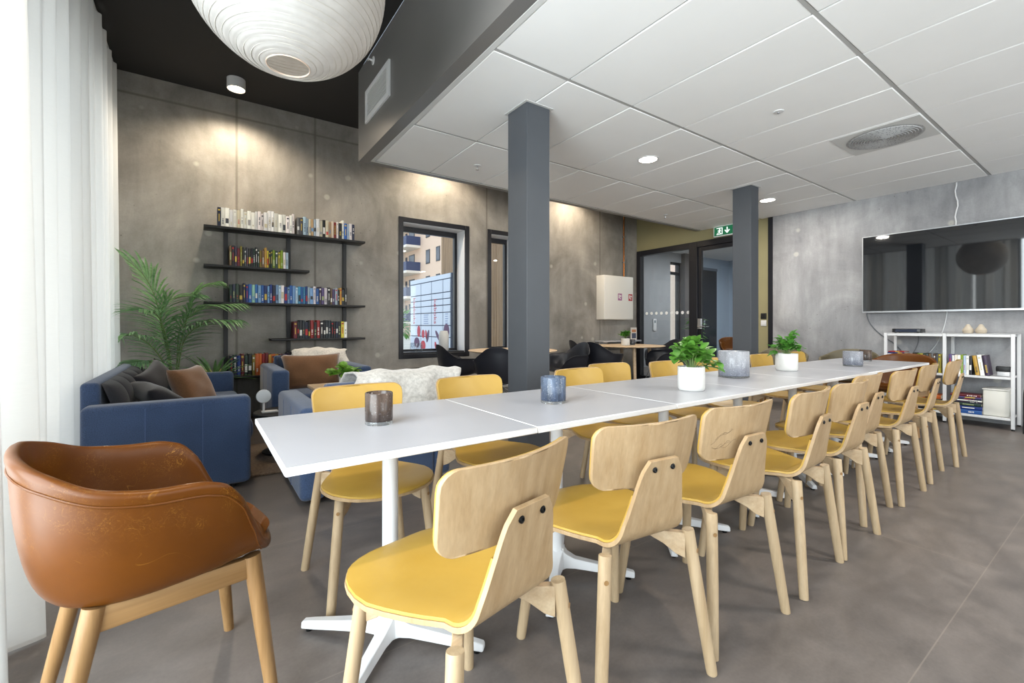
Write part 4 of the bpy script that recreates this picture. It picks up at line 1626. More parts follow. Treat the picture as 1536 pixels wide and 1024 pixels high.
def book_mesh(w, h, d, colkey, rnd, name='book'):
    """upright book: spine towards -Y at y=0, width along x from 0, pages behind"""
    rgb = PAL[colkey][0]
    j = rnd.uniform(0.88, 1.08)
    rgb = tuple(int(max(0, min(255, v * j)) / 8) * 8 for v in rgb)
    cov = plain(rgb, 0.45, name='book_cover')
    dark = sum(rgb) < 330
    bcol = rnd.choice(BANDS[:3] + [BANDS[6], BANDS[0]]) if dark else rnd.choice(BANDS[3:6] + [BANDS[2]])
    if colkey in 'wWci':
        bcol = rnd.choice([(196, 194, 190), (150, 148, 150), (200, 190, 160), (60, 62, 72), (188, 60, 60)])
    bnd = plain(bcol, 0.5, name='book_title')
    bm = bmesh.new()
    r = min(0.004, w * 0.25)
    e = 0.0005
    pts = [(e, d), (e, r), (w * 0.2, 0.0009), (w * 0.5, 0), (w * 0.8, 0.0009), (w - e, r), (w - e, d)]
    c = 0.0022
    inner = [(w - e - c, d), (w - e - c, r + c), (e + c, r + c), (e + c, d)]
    prism(bm, pts + inner, 0, h, 'z', 0)
    box(bm, e + c, w - e - c, r + c, d - 0.004, 0.003, h - 0.003, 1)
    # printed title marks on the spine
    z = h * rnd.uniform(0.12, 0.3)
    mode = rnd.random()
    if mode < 0.45:
        n = rnd.randint(4, 8)
        ch = h * rnd.uniform(0.035, 0.06)
        for k in range(n):
            zz = z + k * ch * 1.25
            if zz + ch < h * 0.95 and rnd.random() < 0.88:
                box(bm, w * 0.3, w * 0.7, -0.0006, 0.0008, zz, zz + ch * rnd.uniform(0.5, 0.95), 2)
    elif mode < 0.75:
        hh = h * rnd.uniform(0.15, 0.4)
        box(bm, w * 0.16, w * 0.84, -0.0006, 0.0012, z, min(z + hh, h * 0.96), 2)
    else:
        box(bm, w * 0.2, w * 0.8, -0.0006, 0.001, h * 0.82, h * 0.9, 2)
        box(bm, w * 0.38, w * 0.62, -0.0006, 0.0008, h * 0.25, h * 0.65, 2)
    return bm, [cov, PAGES, bnd]

def book_row(code, x0, x1, y, z, hr, seed, where, group, lean=0.0, special={}):
    rnd = random.Random(seed)
    n = len(code)
    ws = [rnd.uniform(0.75, 1.3) for _ in code]
    k = (x1 - x0) / sum(ws)
    x = x0
    for i, ch in enumerate(code):
        w = ws[i] * k
        h = rnd.uniform(*hr)
        if ch == 'W':
            h = hr[1] * 1.08
        d = rnd.uniform(0.135, 0.165)
        bm, ms = book_mesh(w - 0.0012, h, d, ch, rnd)
        o = finish(bm, 'book', ms, None, sharp=30)
        o.location = (x + 0.0006, y + rnd.uniform(0, 0.012), z)
        if lean:
            o.location.x += h * math.sin(0) 
            o.rotation_euler = (0, -lean, 0)
            o.location.z += 0.0
        col = PAL[ch][1]
        tag(o, '%s book, %s from the %s' % (col, ORD[i], where), 'book', group)
        if i in special:
            b = text_bm(special[i][0], special[i][1], 0.0003)
            M = Matrix.Translation((w / 2, -0.0011, h * 0.5)) @ Matrix.Rotation(PI / 2, 4, 'X') @ Matrix.Rotation(PI / 2, 4, 'Z')
            for v in b.verts:
                v.co = M @ v.co
            finish(b, 'title_lettering', special[i][2], o)
        x += w
GOLD = plain((158, 136, 88), 0.5, name='gold_title')
BY_ = 5.728
book_row('nwwwwcwwwwwwwwWWwwwwwW', 0.15, 0.905, BY_, 2.145, (0.185, 0.215), 11, 'curtain end of the top wall shelf', 'books on the top wall shelf',
         special={14: ('OLAV V', 0.026, GOLD), 15: ('OLAV V', 0.026, GOLD)})
book_row('gGllctlwckctTrwkWblwn'.replace('T', 'c'), 0.93, 1.59, BY_, 2.145, (0.19, 0.215), 12, 'middle upright along the top wall shelf', 'books on the top wall shelf')
book_row('hkPRokGGkdekeohuykeveyvwl', 0.262, 0.84, BY_, 1.730, (0.185, 0.225), 13, 'curtain end of the second wall shelf', 'books on the second wall shelf')
book_row('eneknBbmbsbBsBnslwBsbslabaBlsibPpikhplkudk', 0.262, 1.50, BY_, 1.332, (0.185, 0.215), 14, 'curtain end of the blue third wall shelf', 'books on the third wall shelf')
book_row('Rkkdnkrkrkkddkknkyw', 0.895, 1.50, BY_, 0.926, (0.19, 0.215), 15, 'middle upright along the fourth wall shelf', 'books on the fourth wall shelf')
book_row('nnBRekoOOrRuOuRpPkrr', 0.262, 0.98, BY_, 0.520, (0.225, 0.25), 16, 'curtain end of the lowest wall shelf', 'books on the lowest wall shelf')

# ------------------------------------------------------------------ television and white shelf unit
SX0, SX1 = 6.785, 7.175
SYA, SYB, SYM = 0.80, 1.86, 1.325
t = thing('shelf_unit', 'white metal shelf unit with books under the wall television', 'shelf', (0, 0, 0))
for y in (SYA + 0.014, SYM, SYB - 0.014):
    for x in (SX0 + 0.014, SX1 - 0.014):
        bm = bmesh.new()
        box(bm, x - 0.014, x + 0.014, y - 0.014, y + 0.014, 0.016, 0.985)
        p = finish(bm, 'post', WHITEMET, t, bev=0.002)
        bm = bmesh.new()
        lathe(bm, [(0, 0), (0.013, 0), (0.013, 0.016), (0, 0.016)], 12, (x, y, 0))
        finish(bm, 'foot_cap', BOLT, p)
for z, th in ((0.985, 0.03), (0.545, 0.026), (0.125, 0.026)):
    bm = bmesh.new()
    for a, b in ((SYA + 0.029, SYM - 0.015), (SYM + 0.015, SYB - 0.029)):
        rbox(bm, SX0 + 0.002, SX1 - 0.002, a, b, z - th, z - 0.0015, 0.003, 1)
    if z > 0.9:
        box(bm, SX0, SX1, SYA, SYB, z - 0.0015 + 0.002, z + 0.004)
    finish(bm, 'shelf', WHITEMET, t)

def yrow(code, ya, yb, x, z, hr, seed, where, group, lean=0.0, fixed_h=None):
    """books facing -X along +Y -> reading from the far end (yb) to the near end (ya)"""
    rnd = random.Random(seed)
    ws = [rnd.uniform(0.85, 1.2) for _ in code]
    k = (yb - ya) / sum(ws)
    y = yb
    for i, ch in enumerate(code):
        w = ws[i] * k
        h = rnd.uniform(*hr)
        bm, ms = book_mesh(w - 0.0012, h, rnd.uniform(0.15, 0.19), ch, rnd)
        o = finish(bm, 'book', ms, None, sharp=30)
        o.location = (x + rnd.uniform(0, 0.01), y, z)
        o.rotation_euler = (0, 0, -PI / 2)
        if lean and i >= len(code) - lean:
            q = -0.13
            o.rotation_euler = (Euler_lean(q))
            o.location.z = z + 0.0005
            o.location.y -= 0.004 * (i - len(code) + lean)
        tag(o, '%s book, %s from the %s' % (PAL[ch][1], ORD[i], where), 'book', group)
        y -= w
def Euler_lean(q):
    M = Matrix.Rotation(q, 3, 'X') @ Matrix.Rotation(-PI / 2, 3, 'Z')
    return M.to_euler()
yrow('kwkyvyeGhghGy', SYM + 0.03, 1.645, 6.80, 0.545, (0.20, 0.215), 21, 'far post, first bay of the white shelf', 'upright books on the white shelf unit')
yrow('pwcwvlwk', 1.11, SYM - 0.03, 6.80, 0.545, (0.20, 0.215), 22, 'middle post, second bay of the white shelf', 'upright books on the white shelf unit')
yrow('uwP', 0.985, 1.085, 6.80, 0.545, (0.205, 0.225), 23, 'middle post in the leaning trio on the white shelf', 'upright books on the white shelf unit', lean=3)

def flat_stack(items, x, yc, z, seed, where, group):
    rnd = random.Random(seed)
    for i, (ch, th, w, l) in enumerate(items):
        bm, ms = book_mesh(th, w, l, ch, rnd)
        o = finish(bm, 'book', ms, None, sharp=30)
        # lay flat: spine (-Y local) towards -X, thickness (local x) up, height (local z) along y
        M = Matrix(((0, 1, 0), (0, 0, 1), (1, 0, 0)))
        o.rotation_euler = (M @ Matrix.Identity(3)).to_euler()
        o.location = (x + rnd.uniform(0, 0.012), yc - w / 2 + rnd.uniform(-0.008, 0.008), z)
        z += th + 0.0006
        tag(o, '%s flat book, %s from the bottom of %s' % (PAL[ch][1], ORD[i], where), 'book', group)
flat_stack([('b', .042, .235, .2), ('B', .040, .235, .2), ('e', .034, .22, .2), ('P', .016, .215, .2), ('w', .014, .22, .2), ('n', .018, .22, .2), ('p', .014, .23, .2), ('R', .026, .235, .2)],
           6.80, 1.155, 0.125, 31, 'the pile nearer the storage box', 'flat books on the white shelf unit')
flat_stack([('k', .03, .22, .2), ('R', .022, .22, .2), ('w', .014, .225, .2), ('p', .016, .22, .2), ('w', .012, .21, .2), ('e', .026, .22, .2), ('O', .045, .2, .2)],
           6.80, 1.46, 0.125, 32, 'the pile further from the storage box', 'flat books on the white shelf unit')
flat_stack([('W', .05, .16, .21), ('w', .06, .165, .21), ('w', .045, .165, .2), ('i', .04, .16, .2), ('B', .016, .155, .2), ('r', .012, .15, .2)],
           6.80, 1.745, 0.545, 33, 'the short pile by the far post', 'flat books on the white shelf unit')
GREENP = plain((92, 190, 96), 0.5)
t = thing('router', 'small black and white router on the middle board of the white shelf', 'router', (6.93, 0.895, 0.5455))
bm = bmesh.new()
rbox(bm, -0.03, 0.03, -0.045, 0.045, 0, 0.045, 0.006, 2)
finish(bm, 'body', WHITEMET, t)
bm = bmesh.new()
rbox(bm, -0.025, 0.025, -0.05, 0.055, 0.0455, 0.10, 0.005, 2)
finish(bm, 'cover', BLACKMET, t)
t = thing('storage_box', 'translucent white storage box on the lowest board of the white shelf', 'box', (6.98, 0.94, 0.1255))
bm = bmesh.new()
rbox(bm, -0.15, 0.15, -0.10, 0.095, 0, 0.27, 0.012, 3)
finish(bm, 'body', plain((214, 212, 204), 0.45, name='milky_plastic'), t)
bm = bmesh.new()
rbox(bm, -0.155, 0.155, -0.105, 0.10, 0.271, 0.285, 0.005, 2)
finish(bm, 'lid', plain((226, 224, 218), 0.4), t)
t = thing('set_top_box', 'flat black set-top box on top of the white shelf unit', 'set-top box', (6.95, 1.67, 0.9895))
bm = bmesh.new()
rbox(bm, -0.1, 0.1, -0.13, 0.13, 0.004, 0.05, 0.005, 2)
finish(bm, 'body', plain((24, 25, 28), 0.35), t)
bm = bmesh.new()
box(bm, -0.1035, -0.1, -0.1, 0.1, 0.012, 0.042)
finish(bm, 'front_panel', plain((40, 46, 62), 0.15), t)
bm = bmesh.new()
for sx in (-.07, .07):
    for sy in (-.1, .1):
        box(bm, sx - .01, sx + .01, sy - .01, sy + .01, 0, .004)
finish(bm, 'foot', BOLT, t)
for i, y in enumerate((1.165, 1.065)):
    t = thing('ceramic_bud_vase', ['small ribbed cream bud vase on the white shelf, further from the set-top box', 'small ribbed cream bud vase on the white shelf, nearer the set-top box'][1 - i], 'vase', (6.95, y, 0.9895), 0, 'ribbed cream bud vases on the white shelf top')
    bm = bmesh.new()
    prof = [(0, 0), (0.03, 0)]
    for k in range(30):
        a = k / 29
        prof.append(((0.034 + 0.008 * math.sin(PI * min(1, a * 1.5))) * (1 - 0.72 * a ** 2.2) * (1 + 0.05 * math.sin(k * 2.1)), 0.004 + 0.084 * a))
    prof += [(0.008, 0.088), (0.007, 0.06), (0, 0.06)]
    lathe(bm, prof, 28)
    for v in bm.verts:
        v.co *= 1.15
    finish(bm, 'body', plain((186, 174, 156), 0.6), t, sharp=60)

t = thing('television', 'large black wall television above the white shelf unit', 'television', (7.10, 1.30, 1.735))
TYH = 0.87
bm = bmesh.new()
rbox(bm, 0.0, 0.045, -TYH, TYH, -0.49, 0.49, 0.004, 2)
finish(bm, 'housing', plain((18, 18, 20), 0.4), t)
bm = bmesh.new()
m_scr, nt, b = new_mat('black_glossy_screen')
setin(b, Base_Color=(0.006, 0.007, 0.009, 1), Roughness=0.03, Specular_IOR_Level=0.5, IOR=1.7)
box(bm, -0.0022, -0.0002, -TYH + 0.008, TYH - 0.008, -0.474, 0.482)
finish(bm, 'screen', m_scr, t)
bm = bmesh.new()
ALU = plain((176, 178, 182), 0.3, metal=0.8, name='aluminium_edge')
box(bm, -0.005, 0.02, -TYH, TYH, -0.494, -0.4745)
box(bm, -0.004, 0.02, TYH - 0.0075, TYH + 0.003, -0.474, 0.49)
box(bm, -0.004, 0.02, -TYH, TYH, 0.4825, 0.493)
finish(bm, 'bezel', ALU, t)
bm = bmesh.new()
box(bm, 0.045, 0.098, -0.3, 0.3, -0.2, 0.2)
finish(bm, 'wall_bracket', BLACKMET, t)
def cable(label, pts, mat, r=0.005):
    bm = bmesh.new()
    tube(bm, pts, r, 8)
    tag(finish(bm, 'cable', mat, None, sharp=180), label, 'cable')
wx = 7.19
cable('white cable running up the concrete wall from the television to the ceiling', [(wx, 1.30, 2.735)] + [(wx, 1.30 + 0.012 * math.sin(k * 1.3), 2.70 - 0.06 * k) for k in range(8)] + [(wx, 1.31, 2.20)], WHITEMET, 0.007)
cable('dark grey cable hanging from the television corner down to the white shelf', bez((wx, 2.155, 1.26), (wx, 2.15, 1.05), (wx, 1.89, 0.87), 14) + bez((wx, 1.89, 0.87), (wx, 1.80, 0.78), (wx, 1.74, 0.66), 6)[1:], plain((84, 88, 94), 0.5), 0.006)
cable('pale cable curving from beneath the television behind the white shelf', bez((wx, 1.38, 1.26), (wx, 1.39, 1.05), (wx, 1.47, 0.86), 12) + bez((wx, 1.47, 0.86), (wx, 1.52, 0.76), (wx, 1.58, 0.70), 6)[1:], plain((198, 200, 202), 0.5), 0.005)
cable('thin grey cable looping down behind the set-top box to the flat pile', bez((7.17, 1.63, 0.95), (7.17, 1.62, 0.85), (7.17, 1.70, 0.70), 10), plain((110, 112, 116), 0.5), 0.004)
# low black-framed stool at the shelf end
t = thing('stool', 'low black tube stool with a wooden seat slat at the end of the white shelf', 'stool', (6.86, 0.60, 0))
for sy in (-1, 1):
    bm = bmesh.new()
    tube(bm, [(-0.15, sy * 0.13, 0)] + bez((-0.14, sy * 0.13, 0.34), (-0.13, sy * 0.13, 0.44), (-0.05, sy * 0.13, 0.44), 8) + bez((0.05, sy * 0.13, 0.44), (0.13, sy * 0.13, 0.44), (0.14, sy * 0.13, 0.34), 8) + [(0.15, sy * 0.13, 0)], 0.009, 10)
    finish(bm, 'frame_loop', BLACKMET, t)
bm = bmesh.new()
rbox(bm, -0.15, 0.15, -0.12, 0.12, 0.20, 0.222, 0.006, 2)
finish(bm, 'seat', ASHX, t)

# ------------------------------------------------------------------ things on the long table
def candle_glass(label, loc, r, h, rgb, spots, seed, cat='candle holder', name='tealight_holder'):
    t = thing(name, label, cat, loc)
    m, nt, b = new_mat('mottled_glass')
    v = coords(nt)
    f1 = noise(nt, coords(nt, (1, 1, 0.35)), 26, 5, 0.7, 0.4)
    f2 = noise(nt, v, 150, 2)
    lo = 0.62 if rgb[0] < 140 else 0.88
    c = ramp(nt, f1, [(0.3, lin(tuple(int(x * lo) for x in rgb))), (0.55, lin(rgb)), (0.75, lin(tuple(min(255, int(x * (1.25 if lo < 0.8 else 1.08))) for x in rgb)))])
    tz = N(nt, 'ShaderNodeTexCoord')
    zz = N(nt, 'ShaderNodeSeparateXYZ')
    nt.links.new(tz.outputs['Object'], zz.inputs[0])
    c = mix(nt, 1.0, c, ramp(nt, zz.outputs['Z'], [(0.01, (0.55, 0.58, 0.66, 1)), (h * 0.75, g3(1.0))]), 'MULTIPLY')
    c = mix(nt, ramp(nt, f2, [(0.62, g3(0)), (0.70, g3(spots))]), c, lin((214, 216, 222)))
    nt.links.new(c, b.inputs['Base Color'])
    setin(b, Roughness=0.16, Specular_IOR_Level=0.45, Transmission_Weight=0.2, IOR=1.35, Coat_Weight=0.12, Coat_Roughness=0.04)
    bm = bmesh.new()
    w = 0.0045
    lathe(bm, [(0, 0.012), (r * 0.985, 0.0125), (r, 0.018), (r, h - 0.002), (r - w * 0.5, h), (r - w, h - 0.002), (r - w, 0.02), (0, 0.02)], 40)
    finish(bm, 'cup', m, t, sharp=50)
    bm = bmesh.new()
    mc, nt, b = new_mat('clear_glass_foot')
    setin(b, Base_Color=(0.9, 0.92, 0.94, 1), Roughness=0.04, Transmission_Weight=0.9, IOR=1.45)
    lathe(bm, [(0, 0), (r * 0.96, 0), (r, 0.003), (r * 1.0, 0.0095), (r * 0.97, 0.0118), (0, 0.0118)], 40)
    finish(bm, 'glass_foot', mc, t)
    bm = bmesh.new()
    lathe(bm, [(0, 0.0205), (0.019, 0.0205), (0.019, 0.034), (0.017, 0.0345), (0, 0.033)], 20)
    finish(bm, 'tealight', plain((236, 232, 222), 0.5), t)
    return t
candle_glass('brown smoked glass tealight holder on the table end by the cognac armchair', (0.497, 1.50, TZ), 0.0455, 0.106, (88, 74, 66), 0.12, 1)
candle_glass('blue-grey glass tealight holder standing in front of the big column', (1.25, 1.48, TZ), 0.0545, 0.112, (92, 104, 124), 0.3, 2)
candle_glass('tall wide grey glass vase beside the larger potted plant', (2.83, 1.55, TZ), 0.092, 0.168, (166, 168, 174), 0.7, 3, 'vase', 'glass_vase')
candle_glass('bubbly pale grey glass holder far along the table', (4.40, 1.41, TZ), 0.068, 0.122, (146, 148, 156), 0.8, 4)
candle_glass('dark brown glass tealight holder behind the pale grey one', (5.10, 1.535, TZ), 0.047, 0.105, (90, 74, 64), 0.3, 5)

def pot_plant(label, loc, r, h, spread, top, n, LL, seed, mat, trail=None, stems=14):
    t = thing('potted_plant', label, 'plant', loc)
    bm = bmesh.new()
    lathe(bm, [(0, 0), (r * 0.9, 0), (r * 0.97, 0.006), (r, 0.02), (r * 1.0, h - 0.003), (r * 0.985, h), (r * 0.94, h - 0.003), (r * 0.93, h - 0.03), (0, h - 0.03)], 40)
    finish(bm, 'pot', POTW, t, sharp=60)
    bm = bmesh.new()
    lathe(bm, [(0, h - 0.018), (r * 0.925, h - 0.022), (r * 0.925, h - 0.028), (0, h - 0.028)], 24)
    finish(bm, 'soil', SOIL, t)
    rnd = random.Random(seed)
    bm = bmesh.new()
    bs = bmesh.new()
    tips = []
    for k in range(stems):
        a = 2 * PI * k / stems + rnd.uniform(-.3, .3)
        q = rnd.uniform(0.15, 1.0)
        tip = Vector((spread * q * math.cos(a), spread * q * math.sin(a), h + top * rnd.uniform(0.35, 1.0) * (1.1 - 0.55 * q)))
        tips.append(tip)
    if trail:
        tips += [Vector(p) for p in trail]
    per = max(3, n // len(tips))
    for tip in tips:
        b0 = Vector((tip.x * 0.15, tip.y * 0.15, h - 0.02))
        mid = Vector((tip.x * 0.45, tip.y * 0.45, max(tip.z, h) + 0.01))
        pts = bez(b0, mid, tip, 6)
        tube(bs, pts, 0.0018, 5)
        for q in range(per):
            u = 0.35 + 0.65 * (q + 1) / per
            i = min(5, int(u * 6))
            p = pts[i].lerp(pts[i + 1], u * 6 - i) if i < 6 else pts[-1]
            d = (pts[min(i + 1, 6)] - pts[min(i, 5)]).normalized() * 0.5 + Vector((rnd.uniform(-1, 1), rnd.uniform(-1, 1), rnd.uniform(-0.3, 0.9)))
            leaf(bm, p, d, (rnd.uniform(-.4, .4), rnd.uniform(-.4, .4), 1), LL * rnd.uniform(0.7, 1.2), LL * 0.42, 0.25, 0.25, 5)
    finish(bm, 'foliage', mat, t, recalc=False)
    finish(bs, 'stem', STEM, t)
    return t
pot_plant('larger potted plant with fresh green leaves in a white pot beside the tall vase', (2.075, 1.36, TZ), 0.066, 0.122, 0.10, 0.15, 240, 0.046, 3, LEAF, trail=[(0.12, -0.07, 0.14), (0.13, -0.06, 0.11), (-0.10, 0.02, 0.16)], stems=26)
pot_plant('smaller potted plant in a white pot, small sprig rising from its leaves', (3.56, 1.55, TZ), 0.073, 0.127, 0.11, 0.115, 190, 0.046, 8, LEAFD, trail=[(0.03, -0.03, 0.24), (0.035, -0.035, 0.27), (-0.11, 0.06, 0.12)], stems=22)
pot_plant('tiny potted plant on the round table below the white wall cabinet', (5.92, 5.12, 0.74), 0.072, 0.12, 0.11, 0.13, 90, 0.06, 9, LEAFD, stems=18)
pot_plant('drooping green plant in a white pot on the low table between blue armchairs', (1.04, 4.02, 0.546), 0.055, 0.085, 0.12, 0.09, 60, 0.085, 12, leafmat('bright_leaf', (70, 124, 34), (132, 182, 70)), stems=14)
candle_glass('grey glass tumbler beside the plant on the low table between armchairs', (1.16, 3.98, 0.546), 0.042, 0.085, (110, 112, 118), 0.1, 6, 'glass', 'tumbler')
candle_glass('dark grey glass beside the tiny plant on the round table', (6.13, 5.15, 0.74), 0.05, 0.10, (84, 84, 90), 0.1, 7, 'candle holder')
t = thing('menu_stand', 'small picture card standing on the wall shelf behind the second round table', 'card', (6.92, 5.78, 0.8005))
bm = bmesh.new()
box(bm, -0.085, 0.085, -0.006, 0.006, 0.0, 0.24)
finish(bm, 'card', plain((222, 214, 204), 0.5), t)
bm = bmesh.new()
box(bm, -0.06, 0.06, -0.008, -0.0062, 0.03, 0.13)
finish(bm, 'picture_print', plain((70, 76, 96), 0.5), t)
bm = bmesh.new()
box(bm, -0.06, 0.06, -0.008, -0.0062, 0.15, 0.20)
finish(bm, 'heading_print', plain((196, 132, 90), 0.5), t)
# on the window sill
def sill_vase(label, x, r, h, mat, prof=None, name='vase'):
    t = thing(name, label, 'vase', (x, WY + 0.12, W1[2] + 0.02))
    bm = bmesh.new()
    p = prof or [(0, 0), (r * 0.8, 0), (r, 0.02), (r, h * 0.8), (r * 0.8, h * 0.95), (r * 0.75, h), (r * 0.68, h - 0.005), (r * 0.68, h * 0.5), (0, h * 0.5)]
    lathe(bm, p, 28)
    finish(bm, 'body', mat, t, sharp=60)
    return t
CLEARG = glass_pane('clear_vase_glass', (0.86, 0.88, 0.9, 1), 2.0)
sill_vase('white ribbed vase on the sill of the large window', 2.99, 0.075, 0.30, POTW)
sill_vase('small clear glass on the large window sill, nearer the bookcase', 2.50, 0.04, 0.13, CLEARG, name='glass_tumbler')
sill_vase('small clear glass on the large window sill, next to the white vase', 2.60, 0.045, 0.12, CLEARG, name='glass_tumbler')
t = thing('glass_bottle', 'clear glass water bottle standing on the first round table', 'bottle', (3.74, 5.33, 0.74))
bm = bmesh.new()
lathe(bm, [(0, 0), (0.05, 0), (0.052, 0.01), (0.052, 0.2), (0.045, 0.235), (0.02, 0.28), (0.016, 0.33), (0.019, 0.335), (0.015, 0.335), (0.012, 0.30), (0.047, 0.2), (0.047, 0.012), (0, 0.012)], 24)
finish(bm, 'body', CLEARG, t)

# ------------------------------------------------------------------ palm and spiky plant
def frond(bm, bs, pts, n, LL, rnd, droop=0.5, start=0.3, w=0.0108):
    P = [Vector(p) for p in pts]
    # Catmull-Rom through the points
    S = []
    for i in range(len(P) - 1):
        a, b, c, d = P[max(i - 1, 0)], P[i], P[i + 1], P[min(i + 2, len(P) - 1)]
        for q in range(10):
            t = q / 10
            S.append(0.5 * ((2 * b) + (c - a) * t + (2 * a - 5 * b + 4 * c - d) * t * t + (3 * b - a - 3 * c + d) * t ** 3))
    S.append(P[-1])
    m = len(S)
    tube(bs, S, [0.009 * (1 - 0.8 * i / m) for i in range(m)], 6)
    for k in range(n):
        u = start + (1 - start) * k / (n - 1)
        x = u * (m - 1)
        i = min(int(x), m - 2)
        p = S[i].lerp(S[i + 1], x - i)
        d = (S[i + 1] - S[i]).normalized()
        side = d.cross(Vector((0, 0, 1)))
        if side.length < 0.05:
            side = Vector((1, 0, 0))
        side.normalize()
        for sg in (-1, 1):
            sz = math.sin(PI * (0.12 + 0.82 * (u - start) / (1 - start))) ** 0.6
            dd = side * sg * 0.95 + d * (0.45 + 0.5 * u) + Vector((0, 0, 0.30 - 0.15 * u)) + Vector((rnd.uniform(-.08, .08), rnd.uniform(-.08, .08), rnd.uniform(-.08, .08)))
            leaf(bm, p, dd, d.cross(side) * -1 if False else Vector((0, 0, 1)), LL * sz * rnd.uniform(0.9, 1.1), w, 0.5, droop, 6)
def palm(label, base, fr, LL, n):
    t = thing('potted_palm', label, 'plant', base)
    bm = bmesh.new()
    lathe(bm, [(0, 0), (0.13, 0), (0.16, 0.28), (0.165, 0.3), (0.15, 0.3), (0.145, 0.26), (0, 0.26)], 32)
    finish(bm, 'pot', plain((60, 58, 56), 0.6), t)
    rnd = random.Random(17)
    for pts, k, dr in fr:
        bm, bs = bmesh.new(), bmesh.new()
        frond(bm, bs, pts, n, LL * k * 1.22, rnd, dr * 0.6)
        for b_ in (bm, bs):
            for v in b_.verts:
                v.co.y = min(v.co.y, (5.935 if v.co.x + base[0] < 0.0 else 5.69) - base[1])
                v.co.x = max(v.co.x, -0.615 - base[0] + 0.05 * math.sin(v.co.z * 9))
        f = finish(bm, 'frond', PALM, t, recalc=False)
        finish(bs, 'stem', STEM, f)
    return t
b0 = (0, 0, 0.27)
palm('tall potted palm in the corner between the curtain, the blue sofa and the bookcase', (-0.22, 5.68, 0), [
    ([b0, (-0.04, -0.02, 0.75), (-0.12, -0.06, 1.25), (-0.22, -0.1, 1.55), (-0.40, -0.16, 1.74)], 0.40, 0.6),
    ([b0, (-0.05, -0.02, 0.8), (-0.10, -0.10, 1.15), (-0.02, -0.16, 1.33), (0.20, -0.18, 1.38)], 0.30, 0.6),
    ([b0, (0.03, -0.02, 0.75), (0.06, -0.08, 1.05), (0.24, -0.14, 1.25), (0.55, -0.22, 1.30)], 0.30, 0.8),
    ([b0, (0.04, -0.04, 0.65), (0.10, -0.14, 0.95), (0.28, -0.25, 1.11), (0.52, -0.34, 1.13)], 0.28, 0.9),
    ([b0, (-0.04, -0.08, 0.6), (-0.14, -0.22, 0.85), (-0.27, -0.34, 0.98), (-0.40, -0.42, 0.98)], 0.30, 0.8),
    ([b0, (-0.02, -0.10, 0.5), (-0.10, -0.26, 0.68), (-0.20, -0.40, 0.75), (-0.33, -0.50, 0.72)], 0.24, 0.8),
    ([b0, (-0.02, -0.06, 0.7), (-0.06, -0.16, 1.0), (-0.12, -0.26, 1.18), (-0.22, -0.36, 1.22)], 0.30, 0.7),
    ([b0, (0.03, -0.03, 0.7), (0.10, -0.10, 1.10), (0.20, -0.12, 1.42), (0.36, -0.14, 1.52)], 0.24, 0.9)], 1.0, 26)
t = thing('spiky_plant', 'spiky green plant with a pale yellow heart between palm and bookcase', 'plant', (0.12, 5.585, 0))
bm = bmesh.new()
lathe(bm, [(0, 0), (0.075, 0), (0.09, 0.50), (0.08, 0.50), (0.075, 0.46), (0, 0.46)], 28)
finish(bm, 'pot', plain((70, 68, 66), 0.6), t)
rnd = random.Random(3)
bm = bmesh.new()
for k in range(30):
    a = 2 * PI * k / 30 + rnd.uniform(-.2, .2)
    e = rnd.uniform(0.35, 1.25)
    leaf(bm, (0.02 * math.cos(a), 0.02 * math.sin(a), 0.48), (math.cos(a) * math.cos(e), math.sin(a) * math.cos(e), math.sin(e)), (0, 0, 1), rnd.uniform(0.30, 0.44), 0.016, 0.4, 0.35, 7)
for v in bm.verts:
    v.co.y = min(v.co.y, 5.705 - 5.585)
finish(bm, 'foliage', leafmat('spiky_leaf', (70, 118, 66), (128, 166, 104)), t, recalc=False)
bm = bmesh.new()
for k in range(9):
    a = 2 * PI * k / 9
    leaf(bm, (0, 0, 0.49), (math.cos(a) * 0.5, math.sin(a) * 0.5, 1), (0, 0, 1), 0.16, 0.016, 0.4, 0.1, 5)
finish(bm, 'flower', leafmat('yellow_heart', (190, 176, 96), (222, 208, 150)), t, recalc=False)
# lobby plant
t = thing('lobby_plant', 'tall leafy plant in the lobby behind the dotted glass', 'plant', (10.3, 6.65, 0))
bm = bmesh.new()
rnd = random.Random(8)
for k in range(80):
    a = rnd.uniform(0, 2 * PI)
    z = rnd.uniform(0.4, 1.25)
    leaf(bm, (0.04 * math.cos(a), 0.04 * math.sin(a), z), (math.cos(a), math.sin(a), rnd.uniform(-0.1, 0.9)), (0, 0, 1), rnd.uniform(0.15, 0.28), 0.04, 0.3, 0.5, 4)
finish(bm, 'foliage', LEAFD, t, recalc=False)
bm = bmesh.new()
tube(bm, [(0, 0, 0.3), (0, 0, 1.3)], 0.012, 8)
finish(bm, 'stem', STEM, t)
bm = bmesh.new()
lathe(bm, [(0, 0), (0.14, 0), (0.17, 0.38), (0.15, 0.38), (0, 0.34)], 28)
finish(bm, 'pot', plain((70, 68, 66), 0.6), t)

